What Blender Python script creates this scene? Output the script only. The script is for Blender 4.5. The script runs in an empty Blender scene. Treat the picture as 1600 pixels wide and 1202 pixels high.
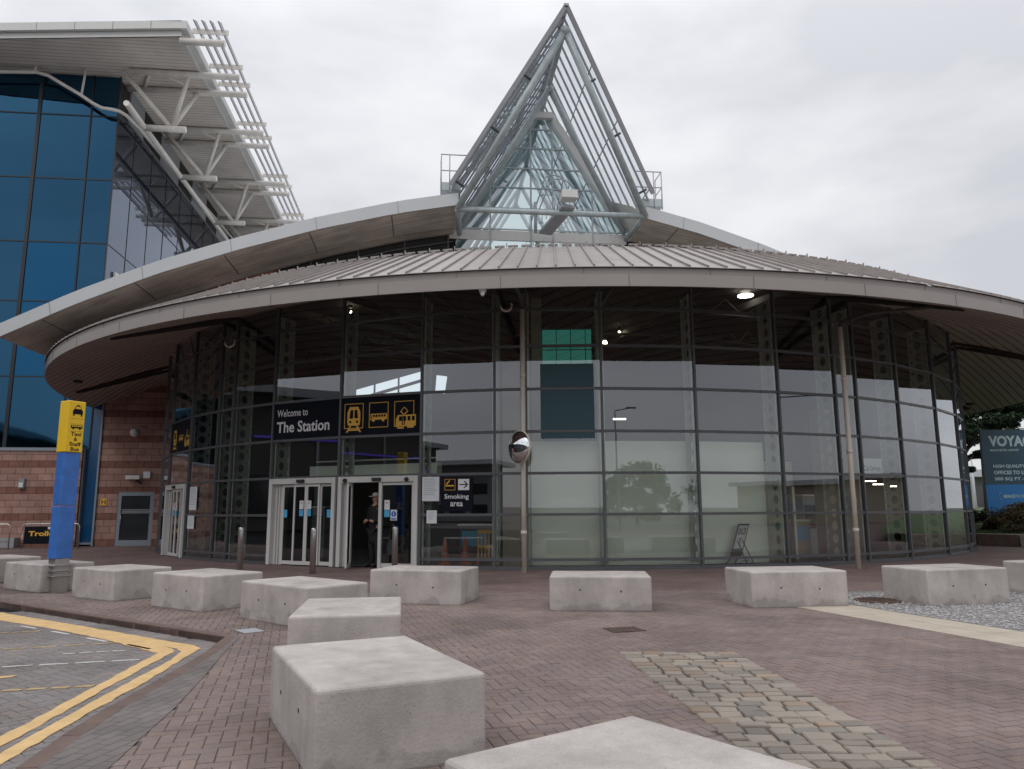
import bpy, math, random
from math import sin, cos, pi, radians as R, sqrt, hypot, atan2
from mathutils import Vector, Matrix
sc = bpy.context.scene
random.seed(7)

# ---------------------------------------------------------------- camera
cam_d = bpy.data.cameras.new("camera"); cam = bpy.data.objects.new("camera", cam_d)
sc.collection.objects.link(cam); sc.camera = cam
cam_d.sensor_width = 36; cam_d.lens = 36*1180/1600; cam_d.clip_end = 3000; cam_d.clip_start = 0.05
cam.matrix_world = Matrix.Translation((0, 0, 1.5)) @ Matrix.Rotation(R(90+9.43), 4, 'X') @ Matrix.Rotation(R(-0.3), 4, 'Z')

# ---------------------------------------------------------------- world (overcast sky)
SUN_EL, SUN_AZ = R(48), R(-120)
w = bpy.data.worlds.new("World"); sc.world = w; w.use_nodes = True
nt = w.node_tree; nt.nodes.clear()
def wn(t, **k):
    n = nt.nodes.new(t)
    for a, b in k.items(): setattr(n, a, b)
    return n
sky = wn('ShaderNodeTexSky', sky_type='NISHITA', sun_disc=False); sky.sun_elevation = SUN_EL; sky.sun_rotation = SUN_AZ
tc = wn('ShaderNodeTexCoord')
sep = wn('ShaderNodeSeparateXYZ'); nt.links.new(tc.outputs['Generated'], sep.inputs[0])
mp = wn('ShaderNodeMapping'); mp.inputs['Scale'].default_value = (1, 1, 2.6); nt.links.new(tc.outputs['Generated'], mp.inputs[0])
nz = wn('ShaderNodeTexNoise'); nz.inputs['Scale'].default_value = 2.3; nz.inputs['Detail'].default_value = 5; nz.inputs['Roughness'].default_value = .5
nt.links.new(mp.outputs[0], nz.inputs['Vector'])
cr = wn('ShaderNodeValToRGB'); cr.color_ramp.elements[0].position = .38; cr.color_ramp.elements[1].position = .62
cr.color_ramp.elements[0].color = (5.6, 5.65, 6.0, 1); cr.color_ramp.elements[1].color = (7.7, 7.75, 7.95, 1)
nt.links.new(nz.outputs['Fac'], cr.inputs[0])
pw = wn('ShaderNodeMath', operation='POWER', use_clamp=True); pw.inputs[1].default_value = 3; nt.links.new(sep.outputs['Z'], pw.inputs[0])
mr = wn('ShaderNodeMath', operation='MULTIPLY_ADD'); mr.inputs[1].default_value = 1.5; mr.inputs[2].default_value = .93   # overcast: brightest overhead
nt.links.new(pw.outputs[0], mr.inputs[0])
vm = wn('ShaderNodeVectorMath', operation='SCALE'); nt.links.new(cr.outputs[0], vm.inputs[0]); nt.links.new(mr.outputs[0], vm.inputs['Scale'])
mx = wn('ShaderNodeMixRGB'); mx.inputs[0].default_value = .93
nt.links.new(sky.outputs[0], mx.inputs[1]); nt.links.new(vm.outputs[0], mx.inputs[2])
bg = wn('ShaderNodeBackground'); bg.inputs[1].default_value = .1; nt.links.new(mx.outputs[0], bg.inputs[0])
wo = wn('ShaderNodeOutputWorld'); nt.links.new(bg.outputs[0], wo.inputs[0])
sd = bpy.data.lights.new("sun", 'SUN'); sd.energy = .5; sd.angle = R(25); sd.color = (1, .97, .93)
sun = bpy.data.objects.new("sun", sd); sc.collection.objects.link(sun)
sun.rotation_euler = (R(90)-SUN_EL, 0, R(-25))   # from behind the camera, slightly to the left
sc.view_settings.view_transform = 'Standard'; sc.view_settings.look = 'None'; sc.view_settings.exposure = .26; sc.view_settings.gamma = 1
sc.cycles.max_bounces = 8; sc.cycles.transparent_max_bounces = 16; sc.cycles.glossy_bounces = 4
sc.cycles.use_denoising = True

# ---------------------------------------------------------------- materials
def mat(name, col, rough=.8, metal=0, noise=0, nscale=3, stretch=(1, 1, 1), spec=.5, bump=0, bscale=60, speck=0, coords='Object', col2=None):
    m = bpy.data.materials.new(name); m.use_nodes = True; t = m.node_tree; b = t.nodes['Principled BSDF']
    b.inputs['Roughness'].default_value = rough; b.inputs['Metallic'].default_value = metal
    b.inputs['Specular IOR Level'].default_value = spec
    b.inputs['Base Color'].default_value = (*col, 1)
    c = t.nodes.new('ShaderNodeTexCoord'); mp = t.nodes.new('ShaderNodeMapping'); mp.inputs['Scale'].default_value = stretch
    t.links.new(c.outputs[coords], mp.inputs[0]); m['map'] = mp.name
    last = None
    if noise:
        n = t.nodes.new('ShaderNodeTexNoise'); n.inputs['Scale'].default_value = nscale; n.inputs['Detail'].default_value = 6; n.inputs['Roughness'].default_value = .62
        t.links.new(mp.outputs[0], n.inputs['Vector'])
        r = t.nodes.new('ShaderNodeValToRGB'); r.color_ramp.elements[0].position = .3; r.color_ramp.elements[1].position = .7
        lo = col2 if col2 else tuple(v*(1-noise) for v in col); hi = tuple(min(1, v*(1+noise*.6)) for v in col)
        r.color_ramp.elements[0].color = (*lo, 1); r.color_ramp.elements[1].color = (*hi, 1)
        t.links.new(n.outputs['Fac'], r.inputs[0]); last = r.outputs[0]
    if speck:
        n2 = t.nodes.new('ShaderNodeTexNoise'); n2.inputs['Scale'].default_value = 130; n2.inputs['Detail'].default_value = 2
        t.links.new(c.outputs[coords], n2.inputs['Vector'])
        r2 = t.nodes.new('ShaderNodeMapRange'); r2.inputs['From Min'].default_value = .3; r2.inputs['From Max'].default_value = .7
        r2.inputs['To Min'].default_value = 1-speck; r2.inputs['To Max'].default_value = 1+speck
        t.links.new(n2.outputs['Fac'], r2.inputs['Value'])
        v = t.nodes.new('ShaderNodeVectorMath'); v.operation = 'SCALE'
        if last: t.links.new(last, v.inputs[0])
        else: v.inputs[0].default_value = col
        t.links.new(r2.outputs[0], v.inputs['Scale']); last = v.outputs[0]
    if last: t.links.new(last, b.inputs['Base Color'])
    if bump:
        n3 = t.nodes.new('ShaderNodeTexNoise'); n3.inputs['Scale'].default_value = bscale; n3.inputs['Detail'].default_value = 4
        t.links.new(c.outputs[coords], n3.inputs['Vector'])
        bp = t.nodes.new('ShaderNodeBump'); bp.inputs['Strength'].default_value = bump; bp.inputs['Distance'].default_value = .01
        t.links.new(n3.outputs['Fac'], bp.inputs['Height']); t.links.new(bp.outputs[0], b.inputs['Normal'])
    return m
def link(m, a, b): m.node_tree.links.new(a, b)
def glass(name, tint, refl, rough=0.0, wav=0):
    m = bpy.data.materials.new(name); m.use_nodes = True; t = m.node_tree; t.nodes.clear()
    o = t.nodes.new('ShaderNodeOutputMaterial'); mixs = t.nodes.new('ShaderNodeMixShader')
    tr = t.nodes.new('ShaderNodeBsdfTransparent'); tr.inputs[0].default_value = (*tint, 1)
    gl = t.nodes.new('ShaderNodeBsdfGlossy'); gl.inputs['Roughness'].default_value = rough; gl.inputs[0].default_value = (.92, .95, 1, 1)
    fr = t.nodes.new('ShaderNodeFresnel'); fr.inputs[0].default_value = 1.45
    ma = t.nodes.new('ShaderNodeMath'); ma.operation = 'MULTIPLY_ADD'; ma.use_clamp = True
    ma.inputs[1].default_value = 1.4; ma.inputs[2].default_value = refl
    t.links.new(fr.outputs[0], ma.inputs[0]); t.links.new(ma.outputs[0], mixs.inputs[0])
    t.links.new(tr.outputs[0], mixs.inputs[1]); t.links.new(gl.outputs[0], mixs.inputs[2]); t.links.new(mixs.outputs[0], o.inputs[0])
    if wav:
        c = t.nodes.new('ShaderNodeTexCoord'); n = t.nodes.new('ShaderNodeTexNoise'); n.inputs['Scale'].default_value = .5; n.inputs['Detail'].default_value = 0
        bp = t.nodes.new('ShaderNodeBump'); bp.inputs['Strength'].default_value = wav; bp.inputs['Distance'].default_value = .05
        t.links.new(c.outputs['Object'], n.inputs['Vector']); t.links.new(n.outputs['Fac'], bp.inputs['Height']); t.links.new(bp.outputs[0], gl.inputs['Normal'])
    return m
def emit(name, col, s):
    m = bpy.data.materials.new(name); m.use_nodes = True; t = m.node_tree; t.nodes.clear()
    o = t.nodes.new('ShaderNodeOutputMaterial'); e = t.nodes.new('ShaderNodeEmission'); e.inputs[0].default_value = (*col, 1); e.inputs[1].default_value = s
    t.links.new(e.outputs[0], o.inputs[0]); return m
def add_streaks(m, amt=.35, scale=(5, 5, .35)):
    t = m.node_tree; b = t.nodes['Principled BSDF']; src = b.inputs['Base Color']
    c = t.nodes.new('ShaderNodeTexCoord'); mp = t.nodes.new('ShaderNodeMapping'); mp.inputs['Scale'].default_value = scale
    n = t.nodes.new('ShaderNodeTexNoise'); n.inputs['Scale'].default_value = 2; n.inputs['Detail'].default_value = 5
    t.links.new(c.outputs['Object'], mp.inputs[0]); t.links.new(mp.outputs[0], n.inputs['Vector'])
    r = t.nodes.new('ShaderNodeMapRange'); r.inputs['From Min'].default_value = .42; r.inputs['From Max'].default_value = .72
    r.inputs['To Min'].default_value = 1; r.inputs['To Max'].default_value = 1-amt; t.links.new(n.outputs['Fac'], r.inputs['Value'])
    v = t.nodes.new('ShaderNodeVectorMath'); v.operation = 'SCALE'
    if src.is_linked: t.links.new(src.links[0].from_socket, v.inputs[0])
    else: v.inputs[0].default_value = src.default_value[:3]
    t.links.new(r.outputs[0], v.inputs['Scale']); t.links.new(v.outputs[0], src)
def stripes(m, axis='UV', pitch=.2, dark=.45, width=.12):
    """thin dark joints across a surface, along V of the UV map (or object Z)"""
    t = m.node_tree; b = t.nodes['Principled BSDF']; src = b.inputs['Base Color']
    if axis == 'UV':
        u = t.nodes.new('ShaderNodeUVMap'); out = u.outputs[0]
    else:
        u = t.nodes.new('ShaderNodeTexCoord'); out = u.outputs['Object']
    s = t.nodes.new('ShaderNodeSeparateXYZ'); t.links.new(out, s.inputs[0])
    d = t.nodes.new('ShaderNodeMath'); d.operation = 'DIVIDE'; d.inputs[1].default_value = pitch
    t.links.new(s.outputs['Y' if axis == 'UV' else 'Z'], d.inputs[0])
    f = t.nodes.new('ShaderNodeMath'); f.operation = 'FRACT'; t.links.new(d.outputs[0], f.inputs[0])
    g = t.nodes.new('ShaderNodeMath'); g.operation = 'LESS_THAN'; g.inputs[1].default_value = width; t.links.new(f.outputs[0], g.inputs[0])
    mxx = t.nodes.new('ShaderNodeMapRange'); mxx.inputs['To Min'].default_value = 1; mxx.inputs['To Max'].default_value = dark
    t.links.new(g.outputs[0], mxx.inputs['Value'])
    v = t.nodes.new('ShaderNodeVectorMath'); v.operation = 'SCALE'
    if src.is_linked: t.links.new(src.links[0].from_socket, v.inputs[0])
    else: v.inputs[0].default_value = src.default_value[:3]
    t.links.new(mxx.outputs[0], v.inputs['Scale']); t.links.new(v.outputs[0], src)

def brick_mat(name, c1, c2, mortar, bw, bh, ms, bandcol=None, rot=0, xz=True, bumpd=.5):
    m = bpy.data.materials.new(name); m.use_nodes = True; t = m.node_tree; b = t.nodes['Principled BSDF']
    b.inputs['Roughness'].default_value = .9; b.inputs['Specular IOR Level'].default_value = .25
    c = t.nodes.new('ShaderNodeTexCoord'); s = t.nodes.new('ShaderNodeSeparateXYZ'); cb = t.nodes.new('ShaderNodeCombineXYZ')
    t.links.new(c.outputs['Object'], s.inputs[0]); t.links.new(s.outputs['X'], cb.inputs[0]); t.links.new(s.outputs['Z' if xz else 'Y'], cb.inputs[1])
    mp = t.nodes.new('ShaderNodeMapping'); mp.inputs['Rotation'].default_value = (0, 0, rot); t.links.new(cb.outputs[0], mp.inputs[0])
    br = t.nodes.new('ShaderNodeTexBrick'); br.inputs['Scale'].default_value = 1; br.inputs['Brick Width'].default_value = bw; br.inputs['Row Height'].default_value = bh
    br.inputs['Mortar Size'].default_value = ms; br.inputs['Mortar Smooth'].default_value = .2; br.inputs['Bias'].default_value = 0
    br.inputs['Color1'].default_value = (*c1, 1); br.inputs['Color2'].default_value = (*c2, 1); br.inputs['Mortar'].default_value = (*mortar, 1)
    t.links.new(mp.outputs[0], br.inputs['Vector'])
    n = t.nodes.new('ShaderNodeTexNoise'); n.inputs['Scale'].default_value = 1.2; n.inputs['Detail'].default_value = 8; n.inputs['Roughness'].default_value = .7
    t.links.new(c.outputs['Object'], n.inputs['Vector'])
    r = t.nodes.new('ShaderNodeMapRange'); r.inputs['From Min'].default_value = .3; r.inputs['From Max'].default_value = .7; r.inputs['To Min'].default_value = .72; r.inputs['To Max'].default_value = 1.18
    t.links.new(n.outputs['Fac'], r.inputs['Value'])
    out = br.outputs['Color']
    if bandcol:
        bands, tint = bandcol
        zz = s.outputs['Z']; d = t.nodes.new('ShaderNodeMath'); d.operation = 'DIVIDE'; d.inputs[1].default_value = bands; t.links.new(zz, d.inputs[0])
        f = t.nodes.new('ShaderNodeMath'); f.operation = 'FRACT'; t.links.new(d.outputs[0], f.inputs[0])
        g = t.nodes.new('ShaderNodeMath'); g.operation = 'LESS_THAN'; g.inputs[1].default_value = .25; t.links.new(f.outputs[0], g.inputs[0])
        mm = t.nodes.new('ShaderNodeMixRGB'); mm.blend_type = 'MULTIPLY'; t.links.new(g.outputs[0], mm.inputs[0]); t.links.new(out, mm.inputs[1]); mm.inputs[2].default_value = (*tint, 1)
        out = mm.outputs[0]
    v = t.nodes.new('ShaderNodeVectorMath'); v.operation = 'SCALE'; t.links.new(out, v.inputs[0]); t.links.new(r.outputs[0], v.inputs['Scale'])
    t.links.new(v.outputs[0], b.inputs['Base Color'])
    bp = t.nodes.new('ShaderNodeBump'); bp.inputs['Strength'].default_value = bumpd; bp.inputs['Distance'].default_value = .02
    ad = t.nodes.new('ShaderNodeMath'); ad.operation = 'SUBTRACT'; t.links.new(n.outputs['Fac'], ad.inputs[0]); t.links.new(br.outputs['Fac'], ad.inputs[1])
    t.links.new(ad.outputs[0], bp.inputs['Height']); t.links.new(bp.outputs[0], b.inputs['Normal'])
    return m

M = {}
M['concrete'] = mat('cast_concrete', (.455, .415, .392), .85, noise=.16, nscale=2.2, speck=.10, bump=.35, bscale=45, spec=.3)
add_streaks(M['concrete'], .13, (3, 3, .8))
def damp_foot(m, h=.09, dark=.80):
    t = m.node_tree; b = t.nodes['Principled BSDF']; src = b.inputs['Base Color'].links[0].from_socket
    c = t.nodes.new('ShaderNodeTexCoord'); s = t.nodes.new('ShaderNodeSeparateXYZ'); t.links.new(c.outputs['Object'], s.inputs[0])
    oi = t.nodes.new('ShaderNodeObjectInfo'); ad0 = t.nodes.new('ShaderNodeVectorMath'); ad0.operation = 'ADD'
    t.links.new(c.outputs['Object'], ad0.inputs[0]); t.links.new(oi.outputs['Location'], ad0.inputs[1])
    n = t.nodes.new('ShaderNodeTexNoise'); n.inputs['Scale'].default_value = 3.2; n.inputs['Detail'].default_value = 7; t.links.new(ad0.outputs[0], n.inputs['Vector'])
    ma = t.nodes.new('ShaderNodeMath'); ma.operation = 'MULTIPLY_ADD'; ma.inputs[1].default_value = -.8; ma.inputs[2].default_value = h+.4; t.links.new(n.outputs['Fac'], ma.inputs[0])
    sb = t.nodes.new('ShaderNodeMath'); sb.operation = 'SUBTRACT'; t.links.new(ma.outputs[0], sb.inputs[0]); t.links.new(s.outputs['Z'], sb.inputs[1])
    r = t.nodes.new('ShaderNodeMapRange'); r.inputs['From Min'].default_value = 0; r.inputs['From Max'].default_value = .05; r.inputs['To Min'].default_value = 1; r.inputs['To Max'].default_value = dark
    t.links.new(sb.outputs[0], r.inputs['Value']); v = t.nodes.new('ShaderNodeVectorMath'); v.operation = 'SCALE'
    t.links.new(src, v.inputs[0]); t.links.new(r.outputs[0], v.inputs['Scale']); t.links.new(v.outputs[0], b.inputs['Base Color'])
damp_foot(M['concrete'])
def pits(m, scale=28, lo=.66):
    t = m.node_tree; b = t.nodes['Principled BSDF']; src = b.inputs['Base Color'].links[0].from_socket
    c = t.nodes.new('ShaderNodeTexCoord'); oi = t.nodes.new('ShaderNodeObjectInfo'); ad0 = t.nodes.new('ShaderNodeVectorMath'); ad0.operation = 'ADD'
    t.links.new(c.outputs['Object'], ad0.inputs[0]); t.links.new(oi.outputs['Location'], ad0.inputs[1])
    v = t.nodes.new('ShaderNodeTexVoronoi'); v.inputs['Scale'].default_value = scale; t.links.new(ad0.outputs[0], v.inputs['Vector'])
    n = t.nodes.new('ShaderNodeTexNoise'); n.inputs['Scale'].default_value = 4; n.inputs['Detail'].default_value = 4; t.links.new(ad0.outputs[0], n.inputs['Vector'])
    a = t.nodes.new('ShaderNodeMapRange'); a.inputs['From Min'].default_value = .50; a.inputs['From Max'].default_value = .66; a.inputs['To Min'].default_value = .03; a.inputs['To Max'].default_value = .16; t.links.new(n.outputs['Fac'], a.inputs['Value'])
    l = t.nodes.new('ShaderNodeMath'); l.operation = 'LESS_THAN'; t.links.new(v.outputs['Distance'], l.inputs[0]); t.links.new(a.outputs[0], l.inputs[1])
    r = t.nodes.new('ShaderNodeMapRange'); r.inputs['To Min'].default_value = 1; r.inputs['To Max'].default_value = lo; t.links.new(l.outputs[0], r.inputs['Value'])
    n2 = t.nodes.new('ShaderNodeTexNoise'); n2.inputs['Scale'].default_value = 1.1; n2.inputs['Detail'].default_value = 9; n2.inputs['Roughness'].default_value = .7; t.links.new(ad0.outputs[0], n2.inputs['Vector'])
    r2 = t.nodes.new('ShaderNodeMapRange'); r2.inputs['From Min'].default_value = .35; r2.inputs['From Max'].default_value = .65; r2.inputs['To Min'].default_value = .78; r2.inputs['To Max'].default_value = 1.08; t.links.new(n2.outputs['Fac'], r2.inputs['Value'])
    mu = t.nodes.new('ShaderNodeMath'); mu.operation = 'MULTIPLY'; t.links.new(r.outputs[0], mu.inputs[0]); t.links.new(r2.outputs[0], mu.inputs[1])
    s_ = t.nodes.new('ShaderNodeVectorMath'); s_.operation = 'SCALE'; t.links.new(src, s_.inputs[0]); t.links.new(mu.outputs[0], s_.inputs['Scale']); t.links.new(s_.outputs[0], b.inputs['Base Color'])
pits(M['concrete'])
M['hole'] = mat('dark_hole', (.05, .045, .04), .9)
M['steel_bolt'] = mat('bolt_steel', (.45, .45, .46), .35, metal=.8)
M['fascia'] = mat('canopy_fascia_metal', (.30, .272, .255), .5, noise=.06, nscale=.7, spec=.4)
M['roofsheet'] = mat('canopy_roof_sheet', (.31, .276, .26), .42, noise=.13, nscale=1.2, spec=.5)
add_streaks(M['roofsheet'], .16, (1.5, 1.5, 1.5))
M['soffit'] = mat('canopy_soffit_plank', (.43, .35, .305), .7, noise=.15, nscale=.8, spec=.2); stripes(M['soffit'], 'UV', .4, .12, .13)
M['silver'] = mat('roof_edge_silver', (.52, .535, .54), .42, metal=.15, noise=.06, nscale=.6)
M['arch_soffit'] = mat('arch_soffit_plank', (.66, .59, .52), .7, noise=.28, nscale=.55, spec=.2); stripes(M['arch_soffit'], 'UV', .22, .6, .14)
add_streaks(M['arch_soffit'], .3, (.25, 1.6, 1))
M['blue_soffit'] = mat('office_soffit_plank', (.78, .71, .65), .7, noise=.2, nscale=.4, spec=.2); stripes(M['blue_soffit'], 'UV', .28, .6, .16)
M['white_steel'] = mat('white_painted_steel', (.80, .765, .71), .45, noise=.14, nscale=2.5)
M['fin_steel'] = mat('brise_soleil_fin', (.40, .41, .44), .4, noise=.08)
M['panel_white'] = mat('office_fascia_panel', (.66, .655, .63), .5, noise=.05)
M['frame_steel'] = mat('skylight_frame_tube', (.44, .50, .51), .4, noise=.22, nscale=3, metal=.1)
M['alu'] = mat('mullion_aluminium', (.10, .104, .112), .4, metal=.2, noise=.1)
M['fin_green'] = mat('perforated_fin_steel', (.50, .55, .47), .5, noise=.1)
M['door_frame'] = mat('door_frame_white', (.56, .55, .53), .45, noise=.06)
M['black'] = mat('black_rubber', (.02, .02, .022), .6)
M['joint_grey'] = mat('panel_joint_grey', (.16, .15, .145), .8)  # plain grey of the panel joints
M['glass'] = glass('rotunda_glass', (.93, .97, .93), .115, wav=.02)
M['doorglass'] = glass('door_glass', (.5, .54, .53), .05)
M['gable_glass'] = glass('gable_glass', (.58, .72, .70), .24, wav=.06)
M['pane_clear'] = glass('clear_roof_pane', (.9, .93, .95), .03)
M['dark_glazing'] = mat('dark_clerestory_glass', (.015, .019, .022), .08, spec=.9)
m = M['blue_glass'] = mat('blue_office_glass', (.032, .098, .17), .03, metal=1)
# faint waviness of toughened panes
t = m.node_tree; c = t.nodes.new('ShaderNodeTexCoord'); n = t.nodes.new('ShaderNodeTexNoise'); n.inputs['Scale'].default_value = .35; n.inputs['Detail'].default_value = 2
bp = t.nodes.new('ShaderNodeBump'); bp.inputs['Strength'].default_value = .12; bp.inputs['Distance'].default_value = .1
t.links.new(c.outputs['Object'], n.inputs['Vector']); t.links.new(n.outputs['Fac'], bp.inputs['Height']); t.links.new(bp.outputs[0], t.nodes['Principled BSDF'].inputs['Normal'])
M['blue_glass2'] = mat('blue_office_glass_bright', (.022, .10, .20), .03, metal=1)
M['side_glass'] = mat('grey_side_glass', (.09, .12, .18), .03, metal=1)
M['blue_mull'] = mat('office_mullion', (.012, .016, .022), .4)
M['stone'] = brick_mat('pink_stone_blocks', (.40, .245, .205), (.33, .19, .155), (.14, .085, .07), .62, .29, .012, (1.16, (.62, .5, .46)))
M['red_brick'] = brick_mat('hall_red_stone', (.46, .19, .14), (.40, .16, .115), (.1, .05, .04), .6, .29, .012)
M['grey_frame'] = mat('grey_door_frame', (.22, .25, .29), .5)
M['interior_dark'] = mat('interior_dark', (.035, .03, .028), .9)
M['interior_beam'] = mat('interior_beam', (.07, .065, .06), .7)
M['interior_floor'] = mat('interior_floor', (.10, .10, .10), .35)
M['partition'] = mat('pale_partition', (.84, .88, .78), .7, noise=.05, nscale=.6)
M['beige'] = mat('beige_column', (.42, .36, .28), .8, noise=.08)
M['navy'] = mat('sign_navy', (.006, .008, .015), .6, spec=.12)
M['sign_yellow'] = mat('sign_yellow', (.75, .42, .05), .5)
M['sign_white'] = mat('sign_white', (.72, .72, .74), .5)
M['paper'] = mat('paper_notice', (.62, .64, .66), .7, noise=.07, nscale=9)
M['paper_text'] = mat('notice_print', (.30, .33, .38), .7)
M['pink'] = mat('notice_pink', (.62, .28, .30), .7)
M['cyan'] = mat('notice_cyan', (.06, .36, .62), .6)
M['blue_notice'] = mat('notice_blue', (.03, .09, .45), .6)
M['totem_yellow'] = mat('totem_yellow', (.80, .50, .015), .4, noise=.05)
M['totem_blue'] = mat('totem_blue', (.045, .16, .50), .38, noise=.22, nscale=5)
M['stainless'] = mat('brushed_stainless', (.50, .48, .46), .3, metal=.85, noise=.15, nscale=6, stretch=(1, 1, .2))
M['pipe_white'] = mat('downpipe_cream', (.62, .56, .48), .5, noise=.2, nscale=4, stretch=(1, 1, .3))
M['mirror'] = mat('mirror_dome', (.8, .82, .84), .02, metal=1)
M['rust'] = mat('rusty_iron', (.10, .065, .05), .8, noise=.5, nscale=14)
M['red'] = mat('red_paint', (.42, .02, .02), .4)
M['green_bin'] = mat('green_plastic', (.012, .085, .065), .45, noise=.12)
M['board_slate'] = mat('billboard_slate', (.028, .082, .125), .5)
M['board_blue'] = mat('billboard_blue', (.02, .20, .52), .5)
M['board_text'] = mat('billboard_text', (.50, .62, .66), .5)
M['asphalt'] = mat('asphalt', (.10, .09, .088), .9, noise=.12, nscale=1.5, speck=.18)
M['kerb'] = mat('kerb_stone', (.135, .092, .078), .85, noise=.25, nscale=3, speck=.12, bump=.4, bscale=30)
M['yellow_line'] = mat('yellow_road_paint', (.60, .405, .185), .75, noise=.16, nscale=6, speck=.14, bump=.3, bscale=90)
M['white_line'] = mat('white_road_paint', (.50, .48, .46), .75, noise=.15, nscale=8)
M['faded_line'] = mat('faded_road_paint', (.42, .31, .16), .8, noise=.3, nscale=8)
M['cream_slab'] = mat('cream_paving_slab', (.42, .365, .295), .85, noise=.13, nscale=2.5, speck=.10)
M['gravel'] = mat('pale_gravel', (.36, .35, .35), .9, noise=.5, nscale=18)
M['gravel_bed'] = mat('gravel_bed', (.20, .19, .18), .95, noise=.4, nscale=30)
M['pine'] = mat('pine_needles', (.022, .046, .02), .8, noise=.6, nscale=1.2)
M['bark'] = mat('bark', (.045, .034, .028), .95, noise=.4, nscale=8)
M['hedge'] = mat('hedge_leaves', (.075, .068, .03), .85, noise=.6, nscale=2.5)
M['bush'] = mat('brown_bush_leaves', (.13, .10, .045), .85, noise=.6, nscale=2.5)
M['treeleaf'] = mat('far_tree_leaves', (.055, .075, .035), .85, noise=.5, nscale=.8)
M['grass'] = mat('lawn_grass', (.07, .105, .034), .9, noise=.5, nscale=3)
M['skin'] = mat('skin', (.42, .22, .15), .6)
M['coat'] = mat('black_coat', (.012, .012, .014), .85)
M['cap'] = mat('grey_cap', (.36, .34, .32), .85)
M['bag'] = mat('carrier_bag', (.55, .62, .68), .5)
M['orange'] = mat('orange_plastic', (.60, .12, .02), .5)
M['lamp_on'] = emit('lamp_lit', (1, .86, .62), 14)
M['lamp_ring'] = emit('lamp_ring_lit', (1, .93, .85), 5)
M['teal_glow'] = emit('teal_screen_glow', (.013, .082, .066), 1.0)  # emission in place of daylight through teal glazing
M['matte_teal'] = mat('dark_teal_cover', (.055, .115, .14), .5, spec=.2)  # dull teal that covers the sky reflection of one pane
M['spandrel'] = mat('blue_spandrel_glass', (.012, .075, .19), .12, spec=.6)
M['sky_glow'] = emit('window_sky_glow', (.62, .68, .76), 1.0)  # sky beyond the hall put in as a glowing surface
M['far_white'] = mat('far_white_roof', (.5, .51, .54), .6)
M['far_grey'] = mat('far_grey_wall', (.30, .31, .33), .7)
# pavers: colour per paver from a vertex colour attribute of the paver itself
def paver_mat(name, c1, c2, speck=.22):
    m = mat(name, c1, .88, noise=.2, nscale=.55, speck=speck, col2=c2, bump=.35, bscale=120, spec=.3)
    t = m.node_tree; b = t.nodes['Principled BSDF']; src = b.inputs['Base Color'].links[0].from_socket
    a = t.nodes.new('ShaderNodeAttribute'); a.attribute_name = 'tone'
    v = t.nodes.new('ShaderNodeMixRGB'); v.blend_type = 'MULTIPLY'; v.inputs[0].default_value = 1
    t.links.new(src, v.inputs[1]); t.links.new(a.outputs['Color'], v.inputs[2]); t.links.new(v.outputs[0], b.inputs['Base Color'])
    return m
def spots(m, scale, rad, gain):
    t = m.node_tree; b = t.nodes['Principled BSDF']; src = b.inputs['Base Color'].links[0].from_socket
    c = t.nodes.new('ShaderNodeTexCoord'); v = t.nodes.new('ShaderNodeTexVoronoi'); v.inputs['Scale'].default_value = scale; t.links.new(c.outputs['Object'], v.inputs['Vector'])
    n = t.nodes.new('ShaderNodeTexNoise'); n.inputs['Scale'].default_value = 1.5; t.links.new(c.outputs['Object'], n.inputs['Vector'])
    a = t.nodes.new('ShaderNodeMapRange'); a.inputs['From Min'].default_value = .45; a.inputs['From Max'].default_value = .7; a.inputs['To Min'].default_value = 0; a.inputs['To Max'].default_value = rad*scale; t.links.new(n.outputs['Fac'], a.inputs['Value'])
    l = t.nodes.new('ShaderNodeMath'); l.operation = 'LESS_THAN'; t.links.new(v.outputs['Distance'], l.inputs[0]); t.links.new(a.outputs[0], l.inputs[1])
    r = t.nodes.new('ShaderNodeMapRange'); r.inputs['To Min'].default_value = 1; r.inputs['To Max'].default_value = gain; t.links.new(l.outputs[0], r.inputs['Value'])
    s_ = t.nodes.new('ShaderNodeVectorMath'); s_.operation = 'SCALE'; t.links.new(src, s_.inputs[0]); t.links.new(r.outputs[0], s_.inputs['Scale']); t.links.new(s_.outputs[0], b.inputs['Base Color'])
def blotch(m, scale=.45, lo=.78, hi=1.08):
    t = m.node_tree; b = t.nodes['Principled BSDF']; src = b.inputs['Base Color'].links[0].from_socket
    c = t.nodes.new('ShaderNodeTexCoord'); n = t.nodes.new('ShaderNodeTexNoise'); n.inputs['Scale'].default_value = scale; n.inputs['Detail'].default_value = 6; n.inputs['Roughness'].default_value = .62; t.links.new(c.outputs['Object'], n.inputs['Vector'])
    r = t.nodes.new('ShaderNodeMapRange'); r.inputs['From Min'].default_value = .36; r.inputs['From Max'].default_value = .6; r.inputs['To Min'].default_value = lo; r.inputs['To Max'].default_value = hi; t.links.new(n.outputs['Fac'], r.inputs['Value'])
    s_ = t.nodes.new('ShaderNodeVectorMath'); s_.operation = 'SCALE'; t.links.new(src, s_.inputs[0]); t.links.new(r.outputs[0], s_.inputs['Scale']); t.links.new(s_.outputs[0], b.inputs['Base Color'])
M['paver'] = paver_mat('clay_paver', (.205, .158, .144), (.165, .129, .119))
M['road_paver'] = paver_mat('grey_road_paver', (.205, .185, .178), (.175, .157, .152))
M['sett'] = paver_mat('granite_sett', (.265, .228, .195), (.185, .163, .142), .12)
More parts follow.
